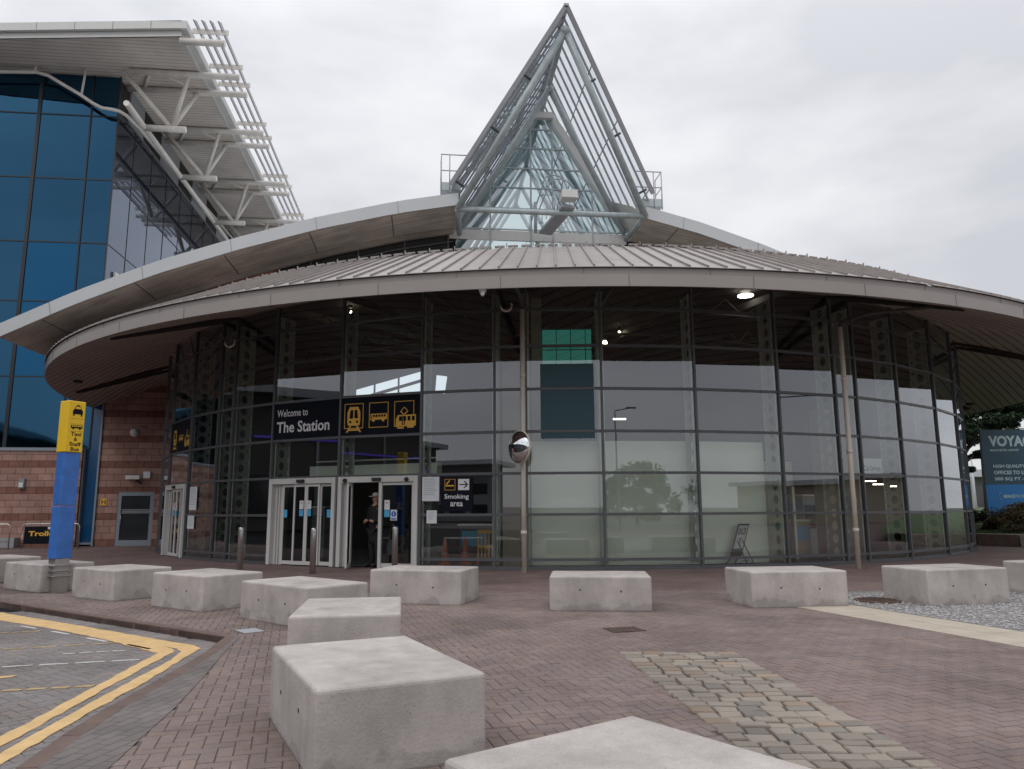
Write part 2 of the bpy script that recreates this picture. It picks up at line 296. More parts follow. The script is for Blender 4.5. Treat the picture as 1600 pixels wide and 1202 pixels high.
spots(M['paver'], 3.5, .02, 1.35); spots(M['paver'], 2.3, .03, .7); blotch(M['paver'], .8); blotch(M['paver'], 3, .9, 1.05); spots(M['road_paver'], 3, .025, .7); blotch(M['road_paver'], .7)
M['plaza'] = brick_mat('plaza_far_paving', (.205, .148, .136), (.18, .128, .119), (.15, .105, .095), .2, .1, .008, rot=R(16), xz=False, bumpd=.2)
blotch(M['plaza'], .5, .82, 1.06)
M['joint'] = mat('paver_joint', (.10, .075, .066), .95)
M['grey_course'] = brick_mat('grey_block_course', (.175, .155, .146), (.155, .138, .13), (.10, .09, .085), .2, .1, .006, rot=R(100), xz=False, bumpd=.2)

# ---------------------------------------------------------------- mesh building
COL = sc.collection
class MB:
    def __init__(s): s.v = []; s.f = []; s.uv = {}; s.smooth = set()
    def poly(s, pts, uv=None):
        i = len(s.v); s.v += [tuple(p) for p in pts]; s.f.append(tuple(range(i, i+len(pts))))
        if uv: s.uv[len(s.f)-1] = uv
        return s
    def box(s, x0, x1, y0, y1, z0, z1, T=None):
        P = [Vector((x, y, z)) for z in (z0, z1) for x, y in ((x0, y0), (x1, y0), (x1, y1), (x0, y1))]
        if T is not None: P = [T @ p for p in P]
        i = len(s.v); s.v += [tuple(p) for p in P]
        s.f += [tuple(i+k for k in q) for q in ((3, 2, 1, 0), (4, 5, 6, 7), (0, 1, 5, 4), (1, 2, 6, 5), (2, 3, 7, 6), (3, 0, 4, 7))]
        return s
    def prism(s, poly, z0, z1, T=None):
        n = len(poly); i = len(s.v)
        P = [Vector((x, y, z)) for z in (z0, z1) for x, y in poly]
        if T is not None: P = [T @ p for p in P]
        s.v += [tuple(p) for p in P]
        s.f.append(tuple(i+k for k in reversed(range(n)))); s.f.append(tuple(i+n+k for k in range(n)))
        for k in range(n): s.f.append((i+k, i+(k+1) % n, i+n+(k+1) % n, i+n+k))
        return s
    def tube(s, pts, r, n=10, cap=True, r2=None):
        pts = [Vector(p) for p in pts]; rings = []
        up = Vector((0, 0, 1))
        for k, p in enumerate(pts):
            d = (pts[min(k+1, len(pts)-1)] - pts[max(k-1, 0)]).normalized()
            a = d.cross(up)
            if a.length < 1e-3: a = d.cross(Vector((1, 0, 0)))
            a.normalize(); b = d.cross(a).normalized()
            rr = r if r2 is None else r + (r2-r)*k/(len(pts)-1)
            i = len(s.v); s.v += [tuple(p + (a*cos(2*pi*j/n)+b*sin(2*pi*j/n))*rr) for j in range(n)]; rings.append(i)
        for i, j in zip(rings, rings[1:]):
            for k in range(n):
                s.f.append((i+k, i+(k+1) % n, j+(k+1) % n, j+k)); s.smooth.add(len(s.f)-1)
        if cap:
            s.f.append(tuple(rings[0]+k for k in reversed(range(n)))); s.f.append(tuple(rings[-1]+k for k in range(n)))
        return s
    def bar(s, p, q, w, h, up=(0, 0, 1)):
        p = Vector(p); q = Vector(q); d = (q-p).normalized(); up = Vector(up)
        a = d.cross(up)
        if a.length < 1e-3: a = d.cross(Vector((0, 1, 0)))
        a.normalize(); b = a.cross(d).normalized()
        c = [(-w/2, -h/2), (w/2, -h/2), (w/2, h/2), (-w/2, h/2)]
        i = len(s.v)
        for e in (p, q): s.v += [tuple(e + a*x + b*y) for x, y in c]
        s.f += [(i+3, i+2, i+1, i), (i+4, i+5, i+6, i+7)] + [(i+k, i+(k+1) % 4, i+4+(k+1) % 4, i+4+k) for k in range(4)]
        return s
    def lathe(s, prof, c=(0, 0, 0), n=16, T=None):
        rings = []
        for r, z in prof:
            i = len(s.v)
            for j in range(n):
                p = Vector((c[0]+r*cos(2*pi*j/n), c[1]+r*sin(2*pi*j/n), c[2]+z))
                s.v.append(tuple(T @ p if T is not None else p))
            rings.append(i)
        for i, j in zip(rings, rings[1:]):
            for k in range(n): s.f.append((i+k, i+(k+1) % n, j+(k+1) % n, j+k)); s.smooth.add(len(s.f)-1)
        s.f.append(tuple(rings[0]+k for k in reversed(range(n)))); s.f.append(tuple(rings[-1]+k for k in range(n)))
        return s
    def merge(s, o, slot=1):
        i = len(s.v); k = len(s.f); s.v += o.v; s.f += [tuple(i+x for x in f) for f in o.f]
        if not hasattr(s, 'mi'): s.mi = {}
        for j in range(len(o.f)): s.mi[k+j] = slot
        return s
    def build(s, name, m, parent=None, bevel=0, loc=None, seg=2, colors=None):
        off = Vector(loc) if loc is not None else (parent.matrix_world.translation.copy() if parent else Vector((0, 0, 0)))
        if parent and loc is None: off = world_loc(parent)
        me = bpy.data.meshes.new(name)
        me.from_pydata([tuple(Vector(v)-off) for v in s.v], [], s.f)
        if s.uv:
            u = me.uv_layers.new(name='UVMap')
            for pi_, p in enumerate(me.polygons):
                if pi_ in s.uv:
                    for li, q in zip(p.loop_indices, s.uv[pi_]): u.data[li].uv = q
        if s.smooth:
            for k in s.smooth: me.polygons[k].use_smooth = True
        if colors:
            ca = me.color_attributes.new('tone', 'FLOAT_COLOR', 'CORNER')
            for p, cc in zip(me.polygons, colors):
                for li in p.loop_indices: ca.data[li].color = cc
        for q in (m if isinstance(m, (list, tuple)) else [m]): me.materials.append(q if not isinstance(q, str) else M[q])
        for k, q in getattr(s, 'mi', {}).items(): me.polygons[k].material_index = q
        o = bpy.data.objects.new(name, me); COL.objects.link(o)
        if parent: o.parent = parent
        else: o.location = off
        if bevel:
            b = o.modifiers.new('bevel', 'BEVEL'); b.width = bevel; b.segments = seg; b.limit_method = 'ANGLE'; b.angle_limit = R(35)
        return o
def world_loc(o):
    l = Vector((0, 0, 0))
    while o: l += o.location; o = o.parent
    return l
def tag(o, label=None, cat=None, group=None, kind=None):
    if label: o['label'] = label
    if cat: o['category'] = cat
    if group: o['group'] = group
    if kind: o['kind'] = kind
    return o
def thing(name, label, cat, loc=(0, 0, 0), group=None, rz=0):
    o = bpy.data.objects.new(name, None); COL.objects.link(o); o.location = loc; o.rotation_euler = (0, 0, rz); o.empty_display_size = .2
    return tag(o, label, cat, group)
def copy_tree(o, parent=None):
    c = o.copy(); COL.objects.link(c); c.parent = parent
    for ch in [x for x in COL.objects if x.parent == o]: copy_tree(ch, c)
    return c
def text_mb(s, width, height, T, depth=.004, xs=None, bold=0.0, align='LEFT'):
    """letters as geometry: local x right, y up, z out of the board; T places the lower left corner"""
    cu = bpy.data.curves.new('lettering', 'FONT'); cu.body = s; cu.size = 1; cu.extrude = 0; cu.offset = bold; cu.resolution_u = 3
    o = bpy.data.objects.new('lettering', cu); me = bpy.data.meshes.new_from_object(o)
    xsn = [v.co.x for v in me.vertices]; ysn = [v.co.y for v in me.vertices]
    x0, x1, y0, y1 = min(xsn), max(xsn), min(ysn), max(ysn)
    sy = height/(y1-y0); sx = width/(x1-x0) if width else sy*(xs or 1)
    mb = MB(); mb.v = [tuple(T @ Vector(((v.co.x-x0)*sx, (v.co.y-y0)*sy, depth))) for v in me.vertices]
    mb.f = [tuple(p.vertices) for p in me.polygons]
    bpy.data.objects.remove(o); bpy.data.meshes.remove(me); bpy.data.curves.remove(cu)
    return mb
def inpoly(x, y, P):
    r = False; j = len(P)-1
    for i in range(len(P)):
        xi, yi = P[i]; xj, yj = P[j]
        if (yi > y) != (yj > y) and x < (xj-xi)*(y-yi)/(yj-yi)+xi: r = not r
        j = i
    return r
AL = R(-6.5)
def BP(u, a, z): return Vector((u*cos(AL)+a*sin(AL), -u*sin(AL)+a*cos(AL), z))   # building axes: u right, a away
BT = Matrix(((cos(AL), sin(AL), 0, 0), (-sin(AL), cos(AL), 0, 0), (0, 0, 1, 0), (0, 0, 0, 1)))

# ================================================================ SETTING
tag(MB().poly([(-900, -900, -.16), (900, -900, -.16), (900, 1500, -.16), (-900, 1500, -.16)]).build('ground', M['asphalt']), kind='structure')
KERB = [(-40, 35.6), (-8.77, 13.33), (-6.61, 11.76), (-5.2, 10.76), (-3.47, 9.52)]
DIAG = [(-3.47, 9.52), (-3.30, 8.43), (-3.21, 7.35), (-3.14, 6.2), (-3.05, 5.44), (-2.94, 4.79), (-2.75, 3.2), (-2.3, 0), (-1.5, -12)]
PLAZA = KERB + DIAG[1:] + [(70, -12), (70, 75), (-40, 75)]
tag(MB().prism(PLAZA, -.15, -.012).build('plaza_paving', M['plaza']), kind='structure')
# road sheet
tag(MB().poly([(-80, -30, -.10), (-1.4, -30, -.10), (-1.4, 9.6, -.10), (-3.4, 9.8, -.10), (-42, 37.5, -.10), (-80, 37.5, -.10)]).build('road', M['road_paver']), kind='structure')

def pave(name, mname, ang, test, bounds, z, drop, group=None, gap=.0021, tone=(.94, 1.05)):
    """herringbone of 200 x 100 mm pavers"""
    ca, sa = cos(ang), sin(ang); u = .1; mb = MB(); cols = []
    cxs = [bounds[0], bounds[1]]; cys = [bounds[2], bounds[3]]
    L = [( x*ca+y*sa, -x*sa+y*ca) for x in cxs for y in cys]
    i0 = int(min(p[0] for p in L)/u)-2; i1 = int(max(p[0] for p in L)/u)+2
    j0 = int(min(p[1] for p in L)/u)-2; j1 = int(max(p[1] for p in L)/u)+2
    for j in range(j0, j1):
        for i in range(i0, i1):
            d = (i-j) % 4
            if d == 0: w_, h_ = 2, 1
            elif d == 3: w_, h_ = 1, 2
            else: continue
            cx_, cy_ = (i+w_/2)*u, (j+h_/2)*u
            X, Y = cx_*ca-cy_*sa, cx_*sa+cy_*ca
            if not (bounds[0] < X < bounds[1] and bounds[2] < Y < bounds[3]) or not test(X, Y): continue
            g = gap*random.uniform(.5, 1.7); hx, hy = w_*u/2-g, h_*u/2-g
            da = random.gauss(0, .006); zz = z+random.gauss(0, .0011); tx, ty = random.gauss(0, .006), random.gauss(0, .006)
            c2, s2 = cos(ang+da), sin(ang+da); b = .0035; base = len(mb.v)
            for hx2, hy2, dz in ((hx, hy, -.007), (hx-b, hy-b, 0)):
                for sx, sy in ((-1, -1), (1, -1), (1, 1), (-1, 1)):
                    lx, ly = sx*hx2, sy*hy2
                    mb.v.append((X+lx*c2-ly*s2, Y+lx*s2+ly*c2, zz+dz+lx*tx+ly*ty))
            mb.f.append((base+4, base+5, base+6, base+7))
            for k in range(4): mb.f.append((base+k, base+(k+1) % 4, base+4+(k+1) % 4, base+4+k))
            tn = random.uniform(*tone); rd = random.uniform(.97, 1.04); col = (tn*rd, tn, tn/rd, 1)
            cols += [col]*5
    o = mb.build(name, mname, colors=cols); tag(o, kind='structure'); return o
COB = [(1.11, 8.36), (2.36, 8.32), (2.52, 4.1), (1.52, 4.1)]
PD = Vector((.316, -.949)); P0 = Vector((4.33, 12.15)); PN = Vector((.949, .316))
def pp(l, w_): q = P0+PD*l+PN*w_; return (q.x, q.y)
PATH = [pp(0, 0), pp(11, 0), pp(11, .95), pp(0, .95)]
GRAVEL = [pp(-1.9, .97), pp(11, .97), (16, 3.5), (16, 14.2)]
COBS = [(1.17, 8.28), (2.30, 8.24), (2.46, 4.1), (1.58, 4.1)]
PATHS = [pp(0.05, .05), pp(11, .05), pp(11, .9), pp(0.05, .9)]
def off_edge(x, y):   # distance inside the diagonal edge strips
    for (x0, y0), (x1, y1) in zip(DIAG, DIAG[1:]):
        if y1 <= y <= y0: return x-(x0+(x1-x0)*(y-y0)/(y1-y0))
    return 9
def kerb_dist(x, y): return (x+8.77)*.5805+(y-13.33)*.814
def t_plaza(x, y):
    if inpoly(x, y, COBS) or inpoly(x, y, PATHS) or inpoly(x, y, GRAVEL): return False
    if off_edge(x, y) < .06+.42*min(1, max(.12, (9.0-y)/3.0)): return False
    return (kerb_dist(x, y) > .07 or x > -3.4) and inpoly(x, y, PLAZA)
pave('paver_sheet', 'paver', R(16), t_plaza, (-10.5, 10.2, 2.2, 14.6), 0, .02)
tag(MB().prism([(-12, 17), (-9.3, 13.9), (-3.2, 9.75), (-2.6, 2), (11, 2), (11, 14.5), (-8, 14.5)], -.0115, -.0065).build('joint_sand', M['joint']), kind='structure')
def t_road(x, y):
    if kerb_dist(x, y) > .04: return False
    for (x0, y0), (x1, y1) in zip(DIAG, DIAG[1:]):
        if y1 <= y <= y0 and x > x0+(x1-x0)*(y-y0)/(y1-y0)+.04: return False
    return True
pave('road_blocks', 'road_paver', R(52), t_road, (-9.5, -2.6, 3.9, 12.6), -.083, .02, tone=(.9, 1.08))
# kerb stones
def kerb_strip(name, pts, o0, o1, z0, z1, L, mname, gap=.006):
    mb = MB()
    for (x0, y0), (x1, y1) in zip(pts, pts[1:]):
        d = Vector((x1-x0, y1-y0)); n = Vector((d.y, -d.x)).normalized()*-1; ln = d.length; k = max(1, round(ln/L)); d.normalize()
        for i in range(k):
            a = Vector((x0, y0))+d*(ln*i/k+gap/2); b = Vector((x0, y0))+d*(ln*(i+1)/k-gap/2)
            dz = random.uniform(-.003, .003)
            mb.prism([tuple(a+n*o0), tuple(b+n*o0), tuple(b+n*o1), tuple(a+n*o1)], z0, z1+.004+dz)
    return tag(mb.build(name, mname, bevel=.008), kind='structure')
kerb_strip('kerb', KERB, 0, .13, -.16, .004, .92, 'kerb')
kerb_strip('kerb', DIAG, -.02, .12, -.16, .002, .92, 'kerb')
ew = lambda y: .12+.42*min(1, max(.12, (9.0-y)/3.0))
mb = MB()
for (x0, y0), (x1, y1) in zip(DIAG[1:-1], DIAG[2:]):
    mb.poly([(x0+.115, y0, .005), (x1+.115, y1, .005), (x1+ew(y1), y1, .005), (x0+ew(y0), y0, .005)])
mb.poly([(-3.36, 9.50, .005), (-3.185, 8.43, .005), (-3.3+ew(8.43), 8.43, .005), (-3.30, 9.5, .005)])
tag(mb.build('grey_edge_course', M['grey_course']), kind='structure')
# cobbled strip: hand cut setts
mb = MB(); cols = []; y = 8.34
rowi = 0
while y > 4.15:
    h_ = random.uniform(.11, .165); tt = (8.36-y)/(8.36-4.1); xl = 1.11+.41*tt; xr = 2.36+.16*tt
    wds = [random.uniform(.8, 1.25) for _ in range(6)]; sm = sum(wds); x = xl
    for k in range(6):
        w_ = (xr-xl)*wds[k]/sm; g = .008; b = .02
        jit = lambda: random.uniform(-.012, .012)
        x0, x1, ya, yb = x+g, x+w_-g, y-h_+g+.018*sin(k*1.7+rowi), y-g+.018*sin(k*1.7+rowi)
        P = [(x0+jit(), ya+jit()), (x1+jit(), ya+jit()), (x1+jit(), yb+jit()), (x0+jit(), yb+jit())]
        cxx, cyy = (x0+x1)/2, (ya+yb)/2; base = len(mb.v); zt = .012+random.uniform(-.005, .006)
        for f_, z_ in ((1.0, -.03), (1.0, zt-.009), (.92, zt)):
            for px_, py_ in P: mb.v.append((cxx+(px_-cxx)*f_, cyy+(py_-cyy)*f_, z_+random.uniform(-.002, .002)))
        mb.v.append((cxx, cyy, zt+.002))
        for l in (0, 4):
            for q in range(4): mb.f.append((base+l+q, base+l+(q+1) % 4, base+l+4+(q+1) % 4, base+l+4+q))
        for q in range(4): mb.f.append((base+8+q, base+8+(q+1) % 4, base+12))
        r_ = random.random()
        c_ = (1.08, .96, .84, 1) if r_ < .12 else ((.80, .83, .85, 1) if r_ < .24 else (1, 1, .98, 1))
        tn = random.uniform(.82, 1.12); cols += [tuple(v*tn for v in c_[:3])+(1,)]*12
        x += w_
    y -= h_; rowi += 1
tag(mb.build('cobbled_strip', 'sett', colors=cols), kind='structure')
# cream slab path
mb = MB(); l = 0; k = 0
for i in range(9):
    for s in (0, 1):
        a0 = i*1.2 - (.6 if s else 0)
        q = [pp(max(a0, 0)+.004, s*.475+.004), pp(a0+1.2-.004, s*.475+.004), pp(a0+1.2-.004, s*.475+.471), pp(max(a0, 0)+.004, s*.475+.471)]
        mb.prism(q[::-1], -.03, .004+random.uniform(-.002, .002))
tag(mb.build('stone_path', M['cream_slab']), kind='structure')
# gravel
tag(MB().prism(GRAVEL[::-1], -.03, .0).build('gravel_bed', M['gravel_bed']), kind='structure')
mb = MB(); n_ = 0
OCT = [(1, 0, 0), (-1, 0, 0), (0, 1, 0), (0, -1, 0), (0, 0, 1), (0, 0, -1)]
while n_ < 11000:
    x = random.uniform(4.6, 12); yy = random.uniform(7, 13.9)
    if not inpoly(x, yy, GRAVEL): continue
    r_ = random.uniform(.012, .028); b = len(mb.v); an = random.uniform(0, 3)
    for ox, oy, oz in OCT:
        X = ox*cos(an)-oy*sin(an); Y = ox*sin(an)+oy*cos(an)
        mb.v.append((x+X*r_*random.uniform(.7, 1.3), yy+Y*r_*random.uniform(.7, 1.3), .006+oz*r_*.6))
    mb.f += [(b, b+2, b+4), (b+2, b+1, b+4), (b+1, b+3, b+4), (b+3, b, b+4)]
    n_ += 1
tag(mb.build('gravel', M['gravel']), kind='stuff')
# road markings (thin worn paint sheets)
def marking(name, pts, mname, z=-.0765, ragged=.012, step=.12):
    P = []
    for (x0, y0), (x1, y1) in zip(pts, pts[1:]+pts[:1]):
        d = hypot(x1-x0, y1-y0); k = max(1, int(d/step))
        for i in range(k):
            t_ = i/k; P.append((x0+(x1-x0)*t_+random.uniform(-ragged, ragged), y0+(y1-y0)*t_+random.uniform(-ragged, ragged)))
    mb = MB(); mb.prism(P, z-.004, z); return tag(mb.build(name, mname), kind='structure')
def offs(x, y, k): n = (.5805, .814); return (x+n[0]*k, y+n[1]*k)
marking('yellow_line', [(-12.5, 15.45), (-8.23, 12.53), (-6.24, 11.14), (-4.45, 9.86), (-3.80, 9.40), (-3.95, 9.22), (-4.12, 9.33), (-4.3, 9.17), (-5.31, 10.02), (-6.43, 10.85), (-7.61, 11.62), (-12.4, 14.9)], 'yellow_line')
marking('yellow_line', [(-3.80, 9.40), (-3.66, 9.22), (-3.57, 8.38), (-3.47, 7.5), (-3.36, 6.08), (-3.26, 5.1), (-3.0, 3), (-3.12, 3), (-3.38, 5.15), (-3.48, 5.95), (-3.60, 7.3), (-3.70, 8.5), (-3.80, 9.02), (-3.95, 9.22)], 'yellow_line')
marking('yellow_line', [(-4.12, 9.33), (-3.97, 9.2), (-3.88, 9.0), (-3.78, 7.95), (-3.66, 6.86), (-3.56, 6.0), (-3.5, 5.3), (-3.2, 3), (-3.33, 3), (-3.63, 5.4), (-3.70, 6.1), (-3.80, 6.95), (-3.91, 7.9), (-4.02, 8.92), (-4.3, 9.17)], 'yellow_line')
for a, b in (((-6.94, 11.02), (-6.60, 10.80)), ((-6.21, 10.53), (-5.85, 10.29)), ((-5.45, 9.99), (-5.05, 9.71)), ((-4.67, 9.48), (-4.25, 9.17))):
    marking('white_dash', [a, b, offs(*b, .05), offs(*a, .05)], 'white_line', ragged=.004)
for a, b, w_, mm in (((-6.81, 10.42), (-6.35, 10.57), .05, 'faded_line'), ((-5.99, 9.2), (-4.8, 9.62), .045, 'faded_line'), ((-5.31, 8.18), (-3.98, 8.55), .05, 'white_line'),
                     ((-5.5, 7.38), (-4.72, 7.78), .10, 'yellow_line'), ((-4.59, 7.11), (-3.83, 7.3), .06, 'faded_line'), ((-5.1, 8.9), (-4.45, 9.1), .035, 'white_line')):
    n = 4 if mm != 'yellow_line' else 1
    for k in range(n):
        p = (a[0]+(b[0]-a[0])*k/n, a[1]+(b[1]-a[1])*k/n); q = (a[0]+(b[0]-a[0])*(k+.8)/n, a[1]+(b[1]-a[1])*(k+.8)/n)
        marking('faded_marking', [p, q, (q[0], q[1]+w_), (p[0], p[1]+w_)], mm, ragged=.006)

# ================================================================ CONCRETE BLOCKS
BLK = [ (.60, 3.02, 36.8, 1.10, 1.52, .50, 'huge pale concrete block nearest the camera, cut off by the bottom edge'),
 (-.99, 5.42, 26, 1.05, 1.60, .505, 'large pale concrete block with damp stain, second nearest, in front centre left'),
 (-1.71, 8.21, 8.1, 1.06, 1.49, .52, 'concrete block directly behind the large stained one, third from the camera'),
 (-2.96, 10.99, 48.6, .99, 1.66, .52, 'concrete block with two holes just left of the third nearest block, facing the road corner'),
 (-4.97, 12.64, 53.8, 1.07, 1.45, .53, 'concrete block in front of the left sliding door, second right of the yellow sign post'),
 (-7.08, 14.06, 55, 1.06, 1.42, .515, 'concrete block immediately right of the yellow and blue sign post'),
 (-9.30, 15.55, 55, 1.0, 1.55, .52, 'concrete block half hidden behind the foot of the yellow and blue sign post'),
 (-11.6, 17.5, 56, 1.06, 1.5, .52, 'concrete block at the far left edge of the picture'),
 (-1.48, 13.14, -13.6, 1.58, 1.02, .54, 'wide concrete block in front of the open door with the man'),
 (1.36, 12.23, -5.2, 1.53, 1.06, .505, 'concrete block standing alone at the centre, right of the white drainpipe foot'),
 (4.38, 12.56, 7, 1.57, 1.05, .54, 'concrete block in front of the frame sign, at the start of the cream path'),
 (7.05, 12.72, 14.7, 1.56, 1.0, .55, 'concrete block on the pale gravel beside the round iron cover'),
 (9.75, 13.75, 18, 1.55, 1.06, .55, 'concrete block at the right edge of the picture behind the gravel')]
for i, (x, y, dg, a, b, h, lab) in enumerate(BLK):
    rt = thing('concrete_block', lab, 'concrete block', (x, y, -.012), 'pale concrete barrier blocks set around the plaza', R(dg))
    mb = MB(); k = 10
    # subtly uneven cast slab, slight batter
    sx, sy = a/2, b/2
    mb.prism([(-sx, -sy), (sx, -sy), (sx, sy), (-sx, sy)], 0, h+.012)
    me = mb.build('body', M['concrete'], None, bevel=.028, loc=(0, 0, 0), seg=3); me.parent = rt; me.location = (0, 0, 0)
    fa = [(-1, 'x'), (1, 'x'), (-1, 'y'), (1, 'y')]
    for s_, ax in fa:
        L_ = b if ax == 'x' else a
        for q in (-.2, .2):
            z_ = .3+random.uniform(-.02, .02)
            if ax == 'x': c_ = Vector((s_*(sx+.0015), q*L_, z_)); T = Matrix.Translation(c_) @ Matrix.Rotation(R(90), 4, 'Y')
            else: c_ = Vector((q*L_, s_*(sy+.0015), z_)); T = Matrix.Translation(c_) @ Matrix.Rotation(R(90), 4, 'X')
            if L_ == max(a, b):
                o = MB().lathe([(.014, -.002), (.014, .002)], n=10, T=T).build('lifting_hole', M['hole'], None, loc=(0, 0, 0)); o.parent = rt; o.location = (0, 0, 0)

# ================================================================ ROTUNDA
C0 = Vector((2, 37)); RG = 17.3; RE = 21.4; RI = 18.1; ZE0, ZE1, ZI = 6.22, 6.65, 8.3; ZG = 7.72
def cp(phi, r, z=0): a = R(phi); return Vector((C0.x+r*sin(a), C0.y-r*cos(a), z))
cs = [-105.2, -72.4, -39.6, -6.8, 26, 58.8, 91.6]
PHI = sorted(c+o for c in cs for o in (1.4, 8.0, 16.4, 24.7, 31.4))
PHI = [p for p in PHI if -84 < p < 112]
TZ = [.04, .24, 1.38, 2.44, 3.53, 4.66, 5.82, 6.84]
rot = thing('rotunda', 'round glass station entrance hall under a wide brown disc canopy', 'entrance hall', (2, 37, 0))
def bayT(p0, p1, r=RG, out=0):
    a, b = cp(p0, r), cp(p1, r); x = (b-a); L = x.length; x.normalize(); y = Vector((0, 0, 1)); z = x.cross(y)
    T = Matrix(((x.x, y.x, z.x, a.x+z.x*out), (x.y, y.y, z.y, a.y+z.y*out), (x.z, y.z, z.z, 0), (0, 0, 0, 1))); return T, L
# local: x along the glass, y up, z outwards
bays = list(zip(PHI, PHI[1:]))
DOOR = [k for k, (a, b) in enumerate(bays) if abs(a+31.6) < .6 or abs(a+23.2) < .6]
LEFTDOOR = [k for k, (a, b) in enumerate(bays) if abs(a+56) < .6]
for k, (a, b) in enumerate(bays):
    T, L = bayT(a, b)
    dr = k in DOOR or k in LEFTDOOR
    mb = MB()
    for j, (z0, z1) in enumerate(zip(TZ, TZ[1:]+[ZG])):
        if dr and abs(z0-4.66) < .01: mb.build('window_glass', M['glass'], rot); mb = MB()
        if dr and z1 < 2.5: continue
        if (k in DOOR or k in LEFTDOOR) and abs(z0-3.53) < .01: continue
        dz = random.uniform(-.0035, .0035); dx = random.uniform(-.0035, .0035)
        mb.poly([T @ Vector((.03, z0+.03, 0)), T @ Vector((L-.03, z0+.03, dx)), T @ Vector((L-.03, z1-.03, dx+dz)), T @ Vector((.03, z1-.03, dz))])
    mb.build('window_glass', M['glass'], rot)
for z in TZ:
    mb = MB()
    for k, (a, b) in enumerate(bays):
        if (k in DOOR or k in LEFTDOOR) and z < 2.3:
            if mb.f: mb.build('transom', M['alu'], rot)
            mb = MB(); continue
        T, L = bayT(a, b); mb.box(0, L, z-.035, z+.035, -.05, .035, T)
    if mb.f: mb.build('transom', M['alu'], rot)
for p in PHI:
    T, L = bayT(p, p+1)
    mb = MB().box(-.03, .03, 0, ZG, -.06, .055, T); mb.build('mullion', M['alu'], rot)
    # perforated fin standing inside the glass
    if -62 < p < 64:
        mb = MB(); z = .12; pit = .36; D0, D1 = .09, .62; t_ = .018
        c_ = (D0+D1)/2; r_ = .115; N = 12
        while z < ZG-.4:
            for sx in (-t_, t_):
                base = len(mb.v)
                outer = []
                for j in range(N):
                    an = 2*pi*(j+.5)/N; cx_, cy_ = cos(an), sin(an); m_ = max(abs(cx_)/((D1-D0)/2), abs(cy_)/(pit/2))
                    outer.append((c_+cx_/m_, z+pit/2+cy_/m_))
                inner = [(c_+r_*cos(2*pi*(j+.5)/N), z+pit/2+r_*1.15*sin(2*pi*(j+.5)/N)) for j in range(N)]
                mb.v += [tuple(T @ Vector((sx, zz, -dd))) for dd, zz in outer+inner]
                for j in range(N): mb.f.append((base+j, base+(j+1) % N, base+N+(j+1) % N, base+N+j))
            z += pit
        mb.box(-.05, .05, .1, z, -D1-.02, -D1, T).box(-.075, .075, .1, z, -D0, -D0+.02, T)
        mb.build('perforated_fin', M['fin_green'], rot)
# plinth
mb = MB()
for a, b in bays+[(-56, 0)]:
    if abs(a+31.6) < .6 or abs(a+23.2) < .6 or abs(a+56) < .6:
        if mb.f: mb.build('plinth', M['alu'], rot)
        mb = MB(); continue
    T, L = bayT(a, b); mb.box(0, L, -.02, .03, -.15, .09, T)
# canopy
def skip(p, r=RE):   # canopy stops at the stone wall of the office building
    q = cp(p, r); a = q.x*sin(AL)+q.y*cos(AL); return a > 36.15 and q.x < 0
PA = [x*1.5 for x in range(-58, 90)]
def ring(mb, r0, z0, r1, z1, p0=-87, p1=134, st=1.5, uvf=None):
    p = p0
    while p < p1-1e-6:
        q = p+st
        if not (skip(p) and skip(q)):
            a, b, c, d = cp(p, r0, z0), cp(q, r0, z0), cp(q, r1, z1), cp(p, r1, z1)
            mb.poly([a, b, c, d], uvf(p, q, (a, b, c, d)) if uvf else None)
        p = q
    return mb
can = []
mb = MB(); ring(mb, RE, ZE0, RE, ZE0+.27); ring(mb, RE-.05, ZE0, RE, ZE0, uvf=None); ring(mb, RE, ZE0+.27, RE-.04, ZE0+.27)
fasc = mb
mb = MB(); ring(mb, RE-.035, ZE0+.27, RE-.02, ZE1-.02); ring(mb, RE-.02, ZE1-.02, RE-.06, ZE1-.02)
mb.build('gutter', M['fascia'], rot)
mb = MB()
for i in range(30):                      # fascia joint covers
    p = -80+i*7.4
    if skip(p): continue
    T, L = bayT(p, p+1, RE); mb.box(-.006, .006, ZE0, ZE0+.27, 0, .006, T)
    T, L = bayT(p-2.6, p-1.6, RE-.02); mb.box(-.005, .005, ZE0+.28, ZE1-.02, 0, .006, T)
fasc.merge(mb).build('fascia', [M['fascia'], M['joint_grey']], rot)
def suv(p, q, P):
    m_ = (p+q)/2; s_ = -33 if m_ < -5 else (33 if m_ < 44 else 43); a = R(s_)
    return [((v.x-C0.x)*cos(a)+(v.y-C0.y)*sin(a), (v.x-C0.x)*sin(a)-(v.y-C0.y)*cos(a)) for v in P]
mb = MB(); rs = [RE-.05, 20.3, 19.2, 18.2, RG-.4]; zs = [6.22, 6.60, 7.0, 7.36, 7.72]
for r0, z0, r1, z1 in zip(rs, zs, rs[1:], zs[1:]): ring(mb, r0, z0, r1, z1, uvf=suv)
mb.build('soffit', M['soffit'], rot)
for p in PHI:                             # canopy outriggers at the paired mullions
    if any(abs(p-c-1.4) < .01 or abs(p-c-31.4) < .01 for c in cs) and not skip(p):
        off_ = 1.4 if any(abs(p-c-31.4) < .01 for c in cs) else -1.4
        MB().bar(cp(p, RG+.05, 7.62), cp(p+off_*.8, RE-.5, 6.42), .12, .2).build('outrigger', M['interior_dark'], rot)
mb = MB(); st_ = 1.108
p = -87; cnt = 0
for r0, z0, r1, z1 in ((RE+.03, ZE1, RI, ZI),):
    ring(mb, r0, z0, r1, z1, st=st_)
ring(mb, RE+.03, ZE1-.015, RE+.03, ZE1, st=st_)

